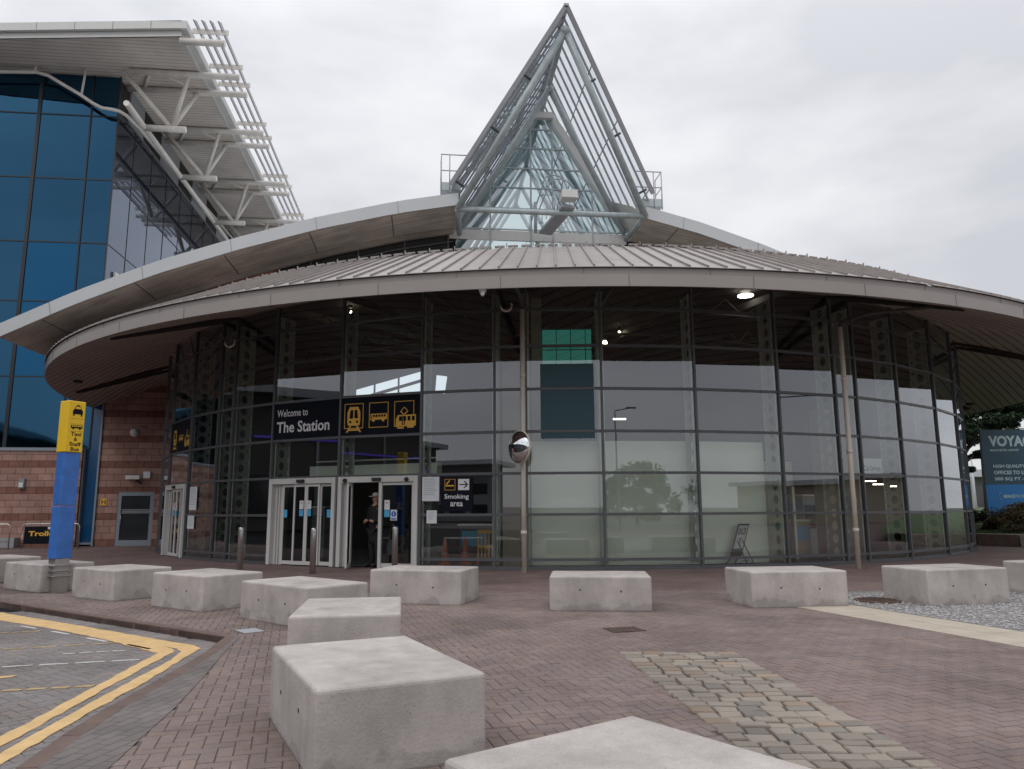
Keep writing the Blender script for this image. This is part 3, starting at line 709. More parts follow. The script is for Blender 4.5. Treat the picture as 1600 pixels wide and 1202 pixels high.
while p < 134:
    if not skip(p):
        a, b = cp(p, RE+.03, ZE1+.028), cp(p, RI, ZI+.03); mb.bar(a, b, .026, .042)
    p += st_
p = -86.5; k = 0
while p < 130:                            # ridge closers and snow clips
    if not skip(p):
        T, L = bayT(p, p+st_, RI); mb.box(.04, L-.05, ZI+.005, ZI+.05, .02, .08, T)
        if k % 2 == 0: mb.box(-.012, .012, ZI+.02, ZI+.13, .0, .03, T)
    p += st_; k += 1
mb.build('roof_sheet', M['roofsheet'], rot)
mb = MB(); mb.poly([tuple(cp(x, RI, ZI-.01)) for x in range(0, 360, 6)]); mb.build('roof_deck', M['fascia'], rot)
# interior
mb = MB(); mb.poly([tuple(cp(x, RG-.12, .012)) for x in range(0, 360, 6)]); mb.build('floor', M['interior_floor'], rot)
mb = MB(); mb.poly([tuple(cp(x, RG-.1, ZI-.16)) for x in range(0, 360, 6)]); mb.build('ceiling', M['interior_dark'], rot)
for x in range(-60, 75, 9):
    MB().bar(cp(x, RG-.3, 7.75), cp(x, 5, 7.95), .09, .22).build('ceiling_beam', M['interior_beam'], rot)
for r_ in (15.2, 12.2):
    mb = MB(); mb.tube([cp(x, r_, 7.35) for x in range(-70, 80, 5)], .05, 6)
    for x in range(-70, 75, 5): mb.bar(cp(x, r_, 7.35), cp(x+2.5, r_, 7.85), .04, .04).bar(cp(x+2.5, r_, 7.85), cp(x+5, r_, 7.35), .04, .04)
    mb.build('ceiling_truss', M['interior_beam'], rot)
mb = MB()
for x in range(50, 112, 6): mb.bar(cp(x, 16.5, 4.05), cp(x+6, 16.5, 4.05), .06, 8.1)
mb.build('added_dark_wall', M['interior_dark'], rot)  # added wall; keeps the sky behind from showing through the right bays
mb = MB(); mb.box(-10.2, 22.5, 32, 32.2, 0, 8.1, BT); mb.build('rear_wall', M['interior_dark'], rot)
pts = [cp(x, 16.55) for x in (-5.2, 1.2, 9.6, 17.6)]
mb = MB()
for a, b in zip(pts, pts[1:]): mb.bar(Vector((a.x, a.y, 1.69)), Vector((b.x, b.y, 1.69)), .1, 3.28)
mb.build('pale_partition', M['partition'], rot)
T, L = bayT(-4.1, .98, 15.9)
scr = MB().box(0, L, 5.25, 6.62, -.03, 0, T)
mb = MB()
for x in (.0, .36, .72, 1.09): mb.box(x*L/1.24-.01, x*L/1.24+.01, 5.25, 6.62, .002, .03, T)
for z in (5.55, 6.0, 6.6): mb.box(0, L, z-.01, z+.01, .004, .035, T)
scr.merge(mb).build('teal_screen', [M['teal_glow'], M['interior_dark']], rot)  # panel glows by itself, no light comes from behind
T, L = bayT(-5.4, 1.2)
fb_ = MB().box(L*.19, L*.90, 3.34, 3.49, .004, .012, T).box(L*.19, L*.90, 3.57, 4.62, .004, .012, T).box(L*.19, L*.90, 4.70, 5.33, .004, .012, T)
fb_.build('teal_cover_panel', M['matte_teal'], rot)  # added matte panel, darkens the pane where it would mirror the sky
T, L = bayT(-8.0, -6.3, 16.3); MB().box(0, L, 0, 5.6, -.5, 0, T).build('column', M['beige'], rot)
T, L = bayT(-5.25, -4.2, 15.7); MB().box(0, L, 0, 7.6, -.3, 0, T).build('column', M['beige'], rot)
T, L = bayT(18.6, 21.8, 15.0); MB().box(0, L, 0, 3.0, -.5, 0, T).build('column', M['beige'], rot)
T, L = bayT(30, 31.5, 15.5); MB().box(0, L, 0, 4.6, -.5, 0, T).build('column', M['beige'], rot)
# rear clerestory; its daylight is the panel's own emission (roof truss across it)
T = BT @ Matrix(((1, 0, 0, 0), (0, 0, 1, 0), (0, 1, 0, 0), (0, 0, 0, 1)))      # x=u, y=z, z=a
def bw(u, z, a=31.95): return BP(u, a, z)
MB().poly([bw(-3.2, 5.05), bw(-.25, 5.2), bw(-.25, 7.35), bw(-3.2, 6.45)]).build('rear_window', M['sky_glow'], rot)
mb = MB()
for u in (-2.2, -1.2): mb.bar(bw(u, 5.0, 31.9), bw(u, 7.2, 31.9), .07, .07)
mb.bar(bw(-3.2, 5.5, 31.9), bw(-.2, 5.65, 31.9), .07, .07).bar(bw(-3.2, 6.0, 31.85), bw(-.2, 6.95, 31.85), .12, .12)
mb.build('rear_window_frame', M['interior_dark'], rot)
MB().poly([bw(.35, 6.5), bw(.75, 6.4), bw(.85, 7.15), bw(.4, 7.2)]).build('rear_window', M['sky_glow'], rot)
# counters and hanging bulkhead behind the doors
T, L = bayT(-31.2, -15.2, 16.0)
MB().box(0, L, 2.5, 2.85, -.4, -.1, T).build('door_header_duct', M['partition'], rot)
MB().box(.1, L-.1, 2.98, 3.02, -.3, -.26, T).build('duct_rail', M['partition'], rot)

# interior lamps
def atY(px, py, Y):
    u = (px-800)/1180; v = -(py-601)/1180; ro = R(-.3); th = R(9.43)
    a = u*cos(ro)-v*sin(ro); b = u*sin(ro)+v*cos(ro)
    d = Vector((a, cos(th)-b*sin(th), sin(th)+b*cos(th))); return Vector((0, 0, 1.5))+d*(Y/d.y)
def lamp(px, py, Y, r, lab, ringm=False):
    p = atY(px, py, Y); L0 = thing('ceiling_lamp', lab, 'ceiling lamp', p, 'lit lamps inside the glass hall')
    mb = MB()
    if ringm: mb.lathe([(r, 0), (r, .03), (r*.7, .03), (r*.7, 0)], c=p, n=20)
    else: mb.lathe([(r*.4, 0), (r, .05), (r*.8, .12)], c=p, n=10)
    mb.build('bulb', M['lamp_ring' if ringm else 'lamp_on'], L0)
    MB().lathe([(r*.5, .13), (r*1.1, .2), (r*.5, .3)], c=p, n=10).tube([p+Vector((0, 0, .3)), Vector((p.x, p.y, 8.1))], .012, 5).build('housing', M['interior_beam'], L0)
lamp(1165, 463, 22.5, .24, 'lit ring lamp under the canopy edge at upper right of the glass', True)
lamp(547, 489, 24, .07, 'small lit spot lamp above the black station sign')
lamp(945, 539, 24, .08, 'lit spot lamp beside the top of the teal screen')
lamp(1191, 517, 26, .05, 'small lit spot lamp below the ring lamp')
lamp(968, 523, 27, .05, 'tiny lit lamp right of the teal screen top')
lamp(1071, 629, 25, .03, 'tiny lit lamp at the middle of the right hand glass')
p = atY(968, 655, 24); o = thing('tube_lamp', 'short lit tube lamp seen through the glass above the pale partition', 'ceiling lamp', p)
MB().box(p.x-.2, p.x+.2, p.y-.03, p.y+.03, p.z-.02, p.z+.02).build('tube', M['lamp_ring'], o)
MB().box(p.x-.22, p.x+.22, p.y-.04, p.y+.04, p.z+.022, p.z+.06).bar((p.x, p.y, p.z+.06), (p.x, p.y, 8.1), .01, .01).build('housing', M['interior_beam'], o)

# sliding door units ------------------------------------------------
def door_unit(bay, lab, open_=False, zt=2.42):
    a, b = bays[bay]; T, L = bayT(a, b); root = thing('sliding_door', lab, 'door', T @ Vector((L/2, 0, 0)))
    fw = .12
    MB().box(.04, .04+fw, 0, zt, -.06, .12, T).box(L-.04-fw, L-.04, 0, zt, -.06, .12, T).box(.042+fw, L-.042-fw, zt-.16, zt, -.06, .118, T).build('frame', M['door_frame'], root, bevel=.008)
    mb = MB()
    for q in (.10, .20): mb.box(.04+fw+q, .04+fw+q+.025, 0, zt-.162, -.02, .02, T)
    if not open_: mb.box(.04+fw, .04+fw+.34, 0, zt-.162, -.16, -.03, T)
    mb.build('side_post', M['door_frame'], root)
    MB().box(L/2-.13, L/2+.13, zt-.13, zt-.04, .118, .19, T).build('sensor', M['black'], root, bevel=.01)
    def leaf(x0, x1, z_, Tx=T):
        lf = MB(); s = .055
        lf.box(x0, x0+s, .02, zt-.17, z_-.02, z_+.02, Tx).box(x1-s, x1, .02, zt-.17, z_-.02, z_+.02, Tx).box(x0+s, x1-s, .02, .12, z_-.019, z_+.019, Tx).box(x0+s, x1-s, zt-.24, zt-.17, z_-.019, z_+.019, Tx)
        lo = lf.build('door_leaf', M['door_frame'], root)
        MB().poly([Tx @ Vector((x0+s, .12, z_)), Tx @ Vector((x1-s, .12, z_)), Tx @ Vector((x1-s, zt-.24, z_)), Tx @ Vector((x0+s, zt-.24, z_))]).build('glass_pane', M['doorglass'], lo)
        return lo
    def notice(x, y, w_, h_, mname, z_=.05, lo=None):
        MB().box(x, x+w_, y, y+h_, z_, z_+.004, T).build('notice', M[mname], root)
    if not open_:
        x0 = .04+fw+.34; x1 = L-.05-fw; q = (x1-x0)/4
        for i, z_ in enumerate((.0, .05, .05, .0)): leaf(x0+q*i, x0+q*(i+1)+(.02 if i in (0, 2) else 0)-.005, z_)
        for i, (dx, c_) in enumerate(((.12, 'cyan'), (1.72, 'cyan'))): notice(x0+dx, 1.32, .14, .22, c_, .085)
        for dx in (q*2-.22, q*2+.06):
            notice(x0+dx, 1.55, .15, .24, 'paper', .085); notice(x0+dx+.045, 1.7, .06, .05, 'pink', .09); notice(x0+dx, 1.36, .15, .17, 'cyan', .085)
    else:
        xm = L*.53
        leaf(xm, L-.05-fw, .04)
        MB().box(xm-.02, xm+.07, 0, zt-.165, .045, .1, T).build('leading_post', M['door_frame'], root)
        T2 = T @ Matrix.Translation((.04+fw+.30, 0, .06)) @ Matrix.Rotation(R(-68), 4, 'Y')
        lf = MB(); lf.box(0, .07, .02, zt-.2, -.02, .02, T2).box(.07, .62, .02, .12, -.019, .019, T2).box(.07, .62, zt-.27, zt-.2, -.019, .019, T2).box(.62, .69, .02, zt-.2, -.02, .02, T2)
        lo = lf.build('swing_leaf', M['door_frame'], root)
        MB().poly([T2 @ Vector((.07, .12, 0)), T2 @ Vector((.62, .12, 0)), T2 @ Vector((.62, zt-.27, 0)), T2 @ Vector((.07, zt-.27, 0))]).build('glass_pane', M['doorglass'], lo)
        MB().box(.04+fw, .04+fw+.22, 0, zt-.162, -.10, -.03, T).build('side_panel', M['door_frame'], root)
        for x in (.28, L-.35): MB().lathe([(.035, -.01), (.06, .02), (.05, .07), (.02, .09)], n=12, T=T @ Matrix.Translation((x, zt-.1, .12))).build('door_roller', M['black'], root)
        notice(xm+.15, 1.52, .16, .26, 'paper', .075); notice(xm+.19, 1.68, .07, .05, 'pink', .08); notice(xm+.15, 1.33, .16, .18, 'cyan', .075)
        notice(xm+.34, 1.24, .19, .28, 'paper', .075)
        MB().lathe([(.075, 0), (.075, .003)], n=20, T=T @ Matrix.Translation((xm+.435, 1.41, .0795))).box(xm+.36, xm+.51, 1.26, 1.30, .0795, .083, T).build('notice_symbol', M['blue_notice'], root)
        MB().box(xm+.425, xm+.445, 1.37, 1.45, .084, .086, T).build('notice_mark', M['paper'], root)
    return T, L
door_unit(DOOR[0], 'closed white framed sliding door left of the open doorway, with blue and pink notices')
TD, LD = door_unit(DOOR[1], 'open white framed door with a leaf swung out and the man standing in it', True)
door_unit(LEFTDOOR[0], 'white framed sliding door at the far left end of the round glass front', False)

# signs over the doors ----------------------------------------------
def pict_train(T, x, y, s):
    b = MB(); d = MB(); Z = .012; D = Z+.003
    def P(pts, mb, z): mb.poly([T @ Vector((x+p[0]*s, y+p[1]*s, z)) for p in pts])
    P([(-.28, -.05), (.28, -.05), (.33, .1), (.33, .55), (.22, .8), (-.22, .8), (-.33, .55), (-.33, .1)], b, Z)
    P([(-.4, -.35), (-.3, -.35), (-.12, -.07), (-.2, -.07)], b, Z); P([(.3, -.35), (.4, -.35), (.2, -.07), (.12, -.07)], b, Z); P([(-.28, -.28), (.28, -.28), (.23, -.2), (-.23, -.2)], b, Z)
    P([(-.22, .28), (-.03, .28), (-.03, .66), (-.17, .66)], d, D); P([(.03, .28), (.22, .28), (.17, .66), (.03, .66)], d, D)
    P([(-.23, .07), (-.12, .07), (-.12, .17), (-.23, .17)], d, D); P([(.12, .07), (.23, .07), (.23, .17), (.12, .17)], d, D)
    return b, d
def pict_bus(T, x, y, s):
    b = MB(); d = MB(); Z = .012; D = Z+.003
    def P(pts, mb, z): mb.poly([T @ Vector((x+p[0]*s, y+p[1]*s, z)) for p in pts])
    P([(-.62, .0), (.62, .03), (.62, .4), (.55, .42), (-.58, .42), (-.62, .36)], b, Z)
    for cx_ in (-.38, .34): P([(cx_+.11*cos(t_*pi/5), -.01+.11*sin(t_*pi/5)) for t_ in range(10)], b, Z+.001)
    for k in range(5): P([(-.42+.2*k, .2), (-.27+.2*k, .2), (-.27+.2*k, .35), (-.42+.2*k, .35)], d, D)
    P([(-.57, .06), (-.5, .06), (-.5, .35), (-.57, .35)], d, D)
    return b, d
def pict_tram(T, x, y, s):
    b = MB(); d = MB(); Z = .012; D = Z+.003
    def P(pts, mb, z): mb.poly([T @ Vector((x+p[0]*s, y+p[1]*s, z)) for p in pts])
    P([(-.5, -.2), (.72, -.16), (.72, .45), (-.38, .45), (-.5, .2)], b, Z)
    P([(-.4, -.3), (.0, -.3), (.0, -.21), (-.4, -.21)], b, Z); P([(.2, -.27), (.6, -.27), (.6, -.175), (.2, -.175)], b, Z)
    for q in (((-.02, .48), (.05, .46), (.26, .64), (.2, .67)), ((.26, .64), (.2, .67), (-.02, .86), (.04, .88)), ((.02, .48), (-.04, .46), (-.24, .64), (-.18, .67)), ((-.24, .64), (-.18, .67), (.04, .86), (-.02, .88))): P(q, b, Z)
    for k in range(4): P([(-.3+.26*k, .12), (-.13+.26*k, .12), (-.13+.26*k, .37), (-.3+.26*k, .37)], d, D)
    P([(-.12, -.12), (-.06, -.12), (-.06, .4), (-.12, .4)], d, D+.001); P([(.0, -.12), (.06, -.12), (.06, .4), (.0, .4)], d, D+.001)
    return b, d
def pict_frame(T, cx_, cy_, hw, hh):
    mb = MB(); z0, z1 = .010, .014; t_ = .018
    mb.box(cx_-hw, cx_+hw, cy_+hh-t_, cy_+hh, z0, z1, T).box(cx_-hw, cx_+hw, cy_-hh, cy_-hh+t_, z0, z1, T).box(cx_-hw, cx_-hw+t_, cy_-hh+t_, cy_+hh-t_, z0, z1, T).box(cx_+hw-t_, cx_+hw, cy_-hh+t_, cy_+hh-t_, z0, z1, T)
    return mb
z0, z1 = 3.57, 4.62
a, b = bays[DOOR[0]]; T, L = bayT(a, b, out=.0)
sg = thing('station_sign', 'long black sign reading Welcome to The Station with yellow transport symbols above the doors', 'sign', T @ Vector((L, z0, 0)))
MB().box(.03, L-.03, z0, z1, -.03, .01, T).build('name_board', M['navy'], sg)
text_mb('Welcome to', 1.18, .215, T @ Matrix.Translation((.14, z0+.66, .01)), .005, bold=.012).build('lettering', M['sign_white'], sg)
text_mb('The Station', 2.0, .33, T @ Matrix.Translation((.14, z0+.19, .01)), .005, bold=.02).build('lettering', M['sign_white'], sg)
a, b = bays[DOOR[1]]; T, L = bayT(a, b)
MB().box(.03, L-.03, z0, z1, -.03, .01, T).build('symbol_board', M['navy'], sg)
for (cx_, f_, dy, s_) in ((.42, pict_train, -.22, .62), (1.2, pict_bus, -.12, .42), (1.98, pict_tram, -.24, .50)):
    pict_frame(T, cx_, z0+.54, .30, .35).build('symbol_border', M['sign_yellow'], sg)
    bb, dd = f_(T, cx_, z0+.52+dy, s_); o = bb.build('transport_symbol', M['sign_yellow'], sg); dd.build('symbol_window', M['navy'], o)
a, b = bays[LEFTDOOR[0]]; T, L = bayT(a, b)
sg2 = thing('symbol_sign', 'small black sign with yellow transport symbols over the far left door', 'sign', T @ Vector((L/2, z0, 0)))
MB().box(.03, L-.03, z0, z1, -.03, .01, T).build('board', M['navy'], sg2)
for (cx_, f_, dy, s_) in ((.5, pict_train, -.22, .62), (1.25, pict_bus, -.12, .42), (1.98, pict_tram, -.24, .50)):
    bb, dd = f_(T, cx_, z0+.52+dy, s_); o = bb.build('transport_symbol', M['sign_yellow'], sg2); dd.build('symbol_window', M['navy'], o)
# smoking sign and notices on the pane right of the doors
kb = DOOR[1]+1; a, b = bays[kb]; T, L = bayT(a, b)
sm = thing('smoking_sign', 'black sign with cigarette symbol, arrow and the words Smoking area', 'sign', T @ Vector((1.1, 1.5, 0)))
sx0 = .58
MB().box(sx0, sx0+.86, 1.47, 2.36, .036, .05, T).build('board', M['navy'], sm)
Ts = T @ Matrix.Translation((0, 0, .05))
text_mb('Smoking', .66, .16, Ts @ Matrix.Translation((sx0+.1, 1.76, 0)), .004, bold=.01).build('lettering', M['sign_white'], sm)
text_mb('area', .34, .11, Ts @ Matrix.Translation((sx0+.26, 1.60, 0)), .004, bold=.01).build('lettering', M['sign_white'], sm)
MB().box(sx0+.47, sx0+.77, 2.02, 2.31, .0505, .054, T).build('arrow_panel', M['sign_white'], sm)
MB().poly([Ts @ Vector((sx0+p, 2.165+q, .007)) for p, q in ((.5, -.015), (.68, -.015), (.62, -.09), (.66, -.09), (.745, 0), (.66, .09), (.62, .09), (.68, .015), (.5, .015))]).build('arrow', M['black'], sm)
mb = MB()
for q in ((.1, .11), (.38, .39)): mb.box(sx0+q[0], sx0+q[1], 2.02, 2.31, .0505, .054, T)
mb.box(sx0+.11, sx0+.38, 2.30, 2.31, .0505, .054, T).box(sx0+.11, sx0+.38, 2.02, 2.03, .0505, .054, T)
mb.box(sx0+.13, sx0+.35, 2.12, 2.155, .0505, .055, T).poly([Ts @ Vector((sx0+p, q, .006)) for p, q in ((.13, 2.17), (.17, 2.17), (.25, 2.27), (.22, 2.28))])
mb.build('cigarette_symbol', M['sign_yellow'], sm)
def wall_notice(x, y, w_, h_, lab):
    o = thing('paper_notice', lab, 'notice', T @ Vector((x, y, 0)))
    MB().box(x, x+w_, y, y+h_, .036, .042, T).build('sheet', M['paper'], o)
    mb = MB()
    for k in range(int(h_/.06)-1): mb.box(x+.05, x+w_-random.uniform(.05, .14), y+h_-.07-.05*k, y+h_-.058-.05*k, .042, .0435, T)
    mb.build('print', M['paper_text'], o)
wall_notice(.06, 1.74, .47, .64, 'large white paper notice left of the smoking sign')
wall_notice(.19, 1.16, .28, .34, 'small white paper notice below the smoking sign')
kb = LEFTDOOR[0]+1; a, b = bays[kb]; T, L = bayT(a, b)
wall_notice(.25, 1.55, .55, .75, 'tall white notice beside the far left door')
wall_notice(.2, .95, .5, .42, 'square white notice beside the far left door below the tall one')

# ================================================================ MAIN ARCHED HALL
PROF = [(-13.5, 7.43), (-12.53, 7.93), (-11.34, 8.55), (-8.85, 9.66), (-6.33, 10.57), (-3.7, 11.4), (-1.1, 12.06), (1.01, 12.46), (4.2, 12.75), (7.76, 12.22), (9.72, 11.72), (12.06, 10.95), (13.17, 10.52), (17, 8.75)]
def PZ(u):
    if u <= PROF[0][0]: return PROF[0][1]
    for (u0, z0), (u1, z1) in zip(PROF, PROF[1:]):
        if u <= u1: return z0+(z1-z0)*(u-u0)/(u1-u0)
    return PROF[-1][1]
hall = thing('arched_hall', 'long hall with a low arched silver edged roof rising behind the round canopy', 'station hall', BP(4.3, 27, 0))
def fr(a, b, n): return [a+(b-a)*i/n for i in range(n+1)]
def roof_half(u0, u1, a0=25, a1=62, n=24):
    us = fr(u0, u1, n); top = MB(); fas = MB(); sof = MB()
    for x0, x1 in zip(us, us[1:]):
        t0, t1 = PZ(x0), PZ(x1)
        top.poly([BP(x0, a0, t0), BP(x1, a0, t1), BP(x1, a1, t1), BP(x0, a1, t0)])
        fas.poly([BP(x0, a0, t0-.45), BP(x1, a0, t1-.45), BP(x1, a0, t1), BP(x0, a0, t0)])
        uvs = lambda pts: [(p[0], p[1]) for p in pts]
        sof.poly([BP(x0, a0+.02, t0-.45), BP(x0, a1, t0-.45), BP(x1, a1, t1-.45), BP(x1, a0+.02, t1-.45)], [(x0, a0), (x0, a1), (x1, a1), (x1, a0)])
    for x in (u0, u1): fas.poly([BP(x, a0, PZ(x)-.45), BP(x, a1, PZ(x)-.45), BP(x, a1, PZ(x)), BP(x, a0, PZ(x))])
    top.build('roof_covering', M['silver'], hall)
    mb = MB(); x = u0+1.4
    while x < u1-.3:
        d_ = (PZ(x+.1)-PZ(x-.1))/.2
        mb.bar(BP(x+.45*d_*.4, a0-.006, PZ(x)-.45), BP(x, a0-.006, PZ(x)), .009, .006, up=(0, 1, 0)); x += 2.75
    fas.merge(mb).build('roof_edge', [M['silver'], M['joint_grey']], hall)
    mb = MB(); mb_ = None; x = u0+1.2
    while x < u1-.3:
        mb.bar(BP(x, a0+.1, PZ(x)-.455), BP(x+.0, 27.3, PZ(x)-.455), .03, .02); x += 2.75
    sof.merge(mb).build('soffit', [M['arch_soffit'], M['joint_grey']], hall)
roof_half(-13.5, 1.0); roof_half(7.72, 17.0)
def roof_half2():
    top = MB(); us = fr(1.0, 7.72, 8)
    for x0, x1 in zip(us, us[1:]): top.poly([BP(x0, 37, PZ(x0)), BP(x1, 37, PZ(x1)), BP(x1, 62, PZ(x1)), BP(x0, 62, PZ(x0))])
    top.build('roof_covering', M['silver'], hall)
roof_half2()
def cz(u, a):    # canopy roof surface height
    q = BP(u, a, 0); r = hypot(q.x-C0.x, q.y-C0.y); return ZI if r < RI else max(6.6, ZI-(r-RI)*(ZI-ZE1)/(RE-RI))
def wallmesh(u0, u1, a, n, top=.47, thick=.2):
    mb = MB(); us = fr(u0, u1, n)
    for x0, x1 in zip(us, us[1:]):
        mb.poly([BP(x0, a, cz(x0, a)-.1), BP(x1, a, cz(x1, a)-.1), BP(x1, a, PZ(x1)-top), BP(x0, a, PZ(x0)-top)])
        mb.poly([BP(x0, a+thick, cz(x0, a)-.1), BP(x0, a+thick, PZ(x0)-top), BP(x1, a+thick, PZ(x1)-top), BP(x1, a+thick, cz(x1, a)-.1)])
    return mb
wallmesh(-11.0, -5.45, 27.3, 10).build('stone_wall', M['red_brick'], hall)
wallmesh(-5.45, 1.0, 27.3, 8).build('clerestory_glass', M['dark_glazing'], hall)
wallmesh(7.5, 16.5, 27.3, 8).build('clerestory_glass', M['dark_glazing'], hall)
mb = MB()
for u in (-5.45, -4.3, -2.6, -.9, .72): mb.bar(BP(u, 27.27, cz(u, 27.3)), BP(u, 27.27, PZ(u)-.5), .05, .06, up=(1, 0, 0))
us = fr(-5.45, .9, 6)
for x0, x1 in zip(us, us[1:]): mb.bar(BP(x0, 27.25, PZ(x0)-.95), BP(x1, 27.25, PZ(x1)-.95), .04, .04)
mb.build('clerestory_frame', M['alu'], hall)
us = fr(-11.5, .9, 14); mb = MB()
for x0, x1 in zip(us, us[1:]): mb.bar(BP(x0, 27.2, PZ(x0)-.55), BP(x1, 27.2, PZ(x1)-.55), .16, .2)
mb.build('wall_head_trim', M['arch_soffit'], hall)
MB().poly([BP(-13.3, 60, 0), BP(16.5, 60, 0), BP(16.5, 60, 12), BP(-13.3, 60, 12)]).build('back_wall', M['far_grey'], hall)
# glazed band and gable wall of the A-shaped skylight
UC = 4.33
sk = thing('glass_gable_skylight', 'tall steep A-shaped glass and steel skylight rising from the middle of the roof', 'skylight', BP(UC, 27.3, 12))
GW = 27.3
hw = lambda z: 3.15*(17.0-z)/(17.0-12.05)
MB().box(.72, 7.6, GW-.02, GW+.1, 11.62, 12.0, BT).build('sill_panel', M['panel_white'], sk)
MB().poly([BP(.72, GW, 8.2), BP(7.6, GW, 8.2), BP(7.6, GW, 11.62), BP(.72, GW, 11.62)]).build('lower_glass', M['gable_glass'], sk)
MB().poly([BP(UC-3.15, GW, 12.02), BP(UC+3.15, GW, 12.02), BP(UC, GW, 16.95)]).build('gable_glass', M['gable_glass'], sk)
mb = MB()
for u in (UC-2.02, UC-.45, UC+.4, UC+1.95):
    zt = 17.0-abs(u-UC)/3.15*4.95; mb.box(u-.03, u+.03, GW-.05, GW-.001, 8.3, zt, BT)
for z in (12.05, 12.9, 13.75, 14.55, 15.4, 16.2):
    h_ = hw(z); mb.box(UC-h_, UC+h_, GW-.047, GW-.002, z-.025, z+.025, BT)
mb.build('glazing_bar', M['frame_steel'], sk)
mb = MB()
for s in (-1, 1): mb.bar(BP(UC+s*3.2, GW-.02, 12.0), BP(UC, GW-.02, 17.05), .1, .16, up=(0, 1, 0))
mb.build('gable_edge', M['frame_steel'], sk)
mb = MB().bar(BP(UC+2.95, GW-.06, 12.6), BP(UC+.25, GW-.06, 16.85), .42, .03, up=(0, -1, 0)); 
mb.bar(BP(UC-.28, GW-.2, 16.7), BP(UC+.42, GW-.2, 16.7), .2, .25).build('inner_lining', M['panel_white'], sk)
def aframe(ab, zb, hb, at, zt, rad, bottom=False):
    mb = MB(); apex = BP(UC+.03, at, zt)
    for s in (-1, 1): mb.tube([BP(UC+s*hb, ab, zb), apex], rad, 12)
    if bottom: mb.tube([BP(UC-hb-.05, ab, zb), BP(UC+hb+.05, ab, zb)], rad*.82, 12)
    mb.lathe([(rad*.5, -rad*1.3), (rad*1.25, -rad*.6), (rad*1.25, rad*.6), (rad*.5, rad*1.3)], c=apex, n=12)
    return mb
aframe(25.0, 11.85, 3.36, 22.3, 17.08, .12, True).build('front_frame', M['frame_steel'], sk)
aframe(27.15, 12.0, 3.17, 25.45, 16.87, .115).build('second_frame', M['frame_steel'], sk)
mb = MB()
for s in (-1, 1): mb.tube([BP(UC+s*3.36, 25, 11.85), BP(UC+s*3.2, 27.1, 11.75)], .10, 10)
mb.tube([BP(UC, 22.3, 17.08), BP(UC, 37, 16.8)], .10, 10)
mb.build('tie_tube', M['frame_steel'], sk)
mb = MB()
for k in range(5):
    a = 28.4+k*2.1
    for s in (-1, 1): mb.tube([BP(UC+s*3.2, a+.9, 11.9), BP(UC, a-.8, 16.85)], .1, 8)
mb.build('rear_frame', M['frame_steel'], sk)
# side panes: sloping planes outside the frames, raked front edge
def pl(s, t_, a_off):     # t_: 0 base .. 1 ridge ; a measured back from the raked front edge
    zb, zt = 12.75, 17.62; z = zb+(zt-zb)*t_; af = 24.75+(21.85-24.75)*t_
    hb = 3.52*(1-t_)+.03; return BP(UC+s*hb, af+a_off*(1-.0), z)
for s in (-1, 1):
    mb = MB(); gb = MB()
    for q in range(4):
        t0, t1 = q/4, (q+1)/4; dd = .05*q
        gb.poly([pl(s, t0, .0), pl(s, t1, .0), pl(s, t1, 14-3*t1), pl(s, t0, 11.5)])
    gb.build('side_pane', M['pane_clear'], sk)
    for k in range(19):
        a_ = .02+k*.6; w_ = .09 if k == 0 else .042
        mb.bar(pl(s, -.02, a_), pl(s, 1.0, a_*.93), w_, .07 if k else .14, up=(s, 0, 0.5))
    mb.build('pane_bar', M['fin_steel'], sk)
    mb = MB()
    for t_ in (.02, .42, .72): mb.bar(pl(s, t_, 0)-Vector((0, 0, .05)), pl(s, t_, 11.0)-Vector((0, 0, .05)), .03, .04)
    mb.build('purlin', M['frame_steel'], sk)
    for t_ in (.03, .36, .66):
        p = pl(s, t_, .35); MB().tube([p, p+BP(-s*.3, .1, -.16)], .045, 8).build('pane_bracket', M['alu'], sk)
mb = MB(); mb.bar(BP(UC, 21.8, 17.68), BP(UC, 33, 17.6), .16, .08)
mb.build('ridge_cap', M['fin_steel'], sk)
mb = MB(); mb.poly([BP(UC+3.36, 25.3, 12.0), BP(UC+3.4, 27.3, 12.0), BP(UC+2.55, 27.3, 13.4), BP(UC+3.1, 25.7, 12.5)]).poly([BP(UC-3.36, 25.3, 12.0), BP(UC-3.1, 25.7, 12.5), BP(UC-2.9, 27.3, 12.8), BP(UC-3.4, 27.3, 12.0)])
mb.build('cheek_panel', M['panel_white'], sk)
# access gantries either side
def gantry(u0, u1, lab, z=12.72):
    g = thing('roof_gantry', lab, 'gantry', BP((u0+u1)/2, 25.8, z), 'maintenance gantries beside the skylight')
    MB().box(u0, u1, 25.45, 26.2, z, z+.32, BT).build('platform_box', M['frame_steel'], g, bevel=.02)
    mb = MB(); a = 25.45; out = u0+.02 if u0 < 3 else u1-.02; inn = u1+.3 if u0 < 3 else u0-.3
    for u in (out, out+(.3 if u0 < 3 else -.3)): mb.tube([BP(u, a, z-.1), BP(u, a, z+1.38)], .022, 6)
    mb.tube([BP(out, 26.2, z+.1), BP(out, 26.2, z+1.38)], .022, 6)
    for zz in (z+.75, z+1.36): mb.tube([BP(inn, a, zz), BP(out, a, zz), BP(out, 26.2, zz)], .022, 6)
    mb.build('railing', M['fin_steel'], g)
gantry(.38, 1.1, 'steel maintenance gantry with handrail at the left foot of the skylight')
gantry(7.75, 8.5, 'steel maintenance gantry with handrail at the right foot of the skylight', 12.42)
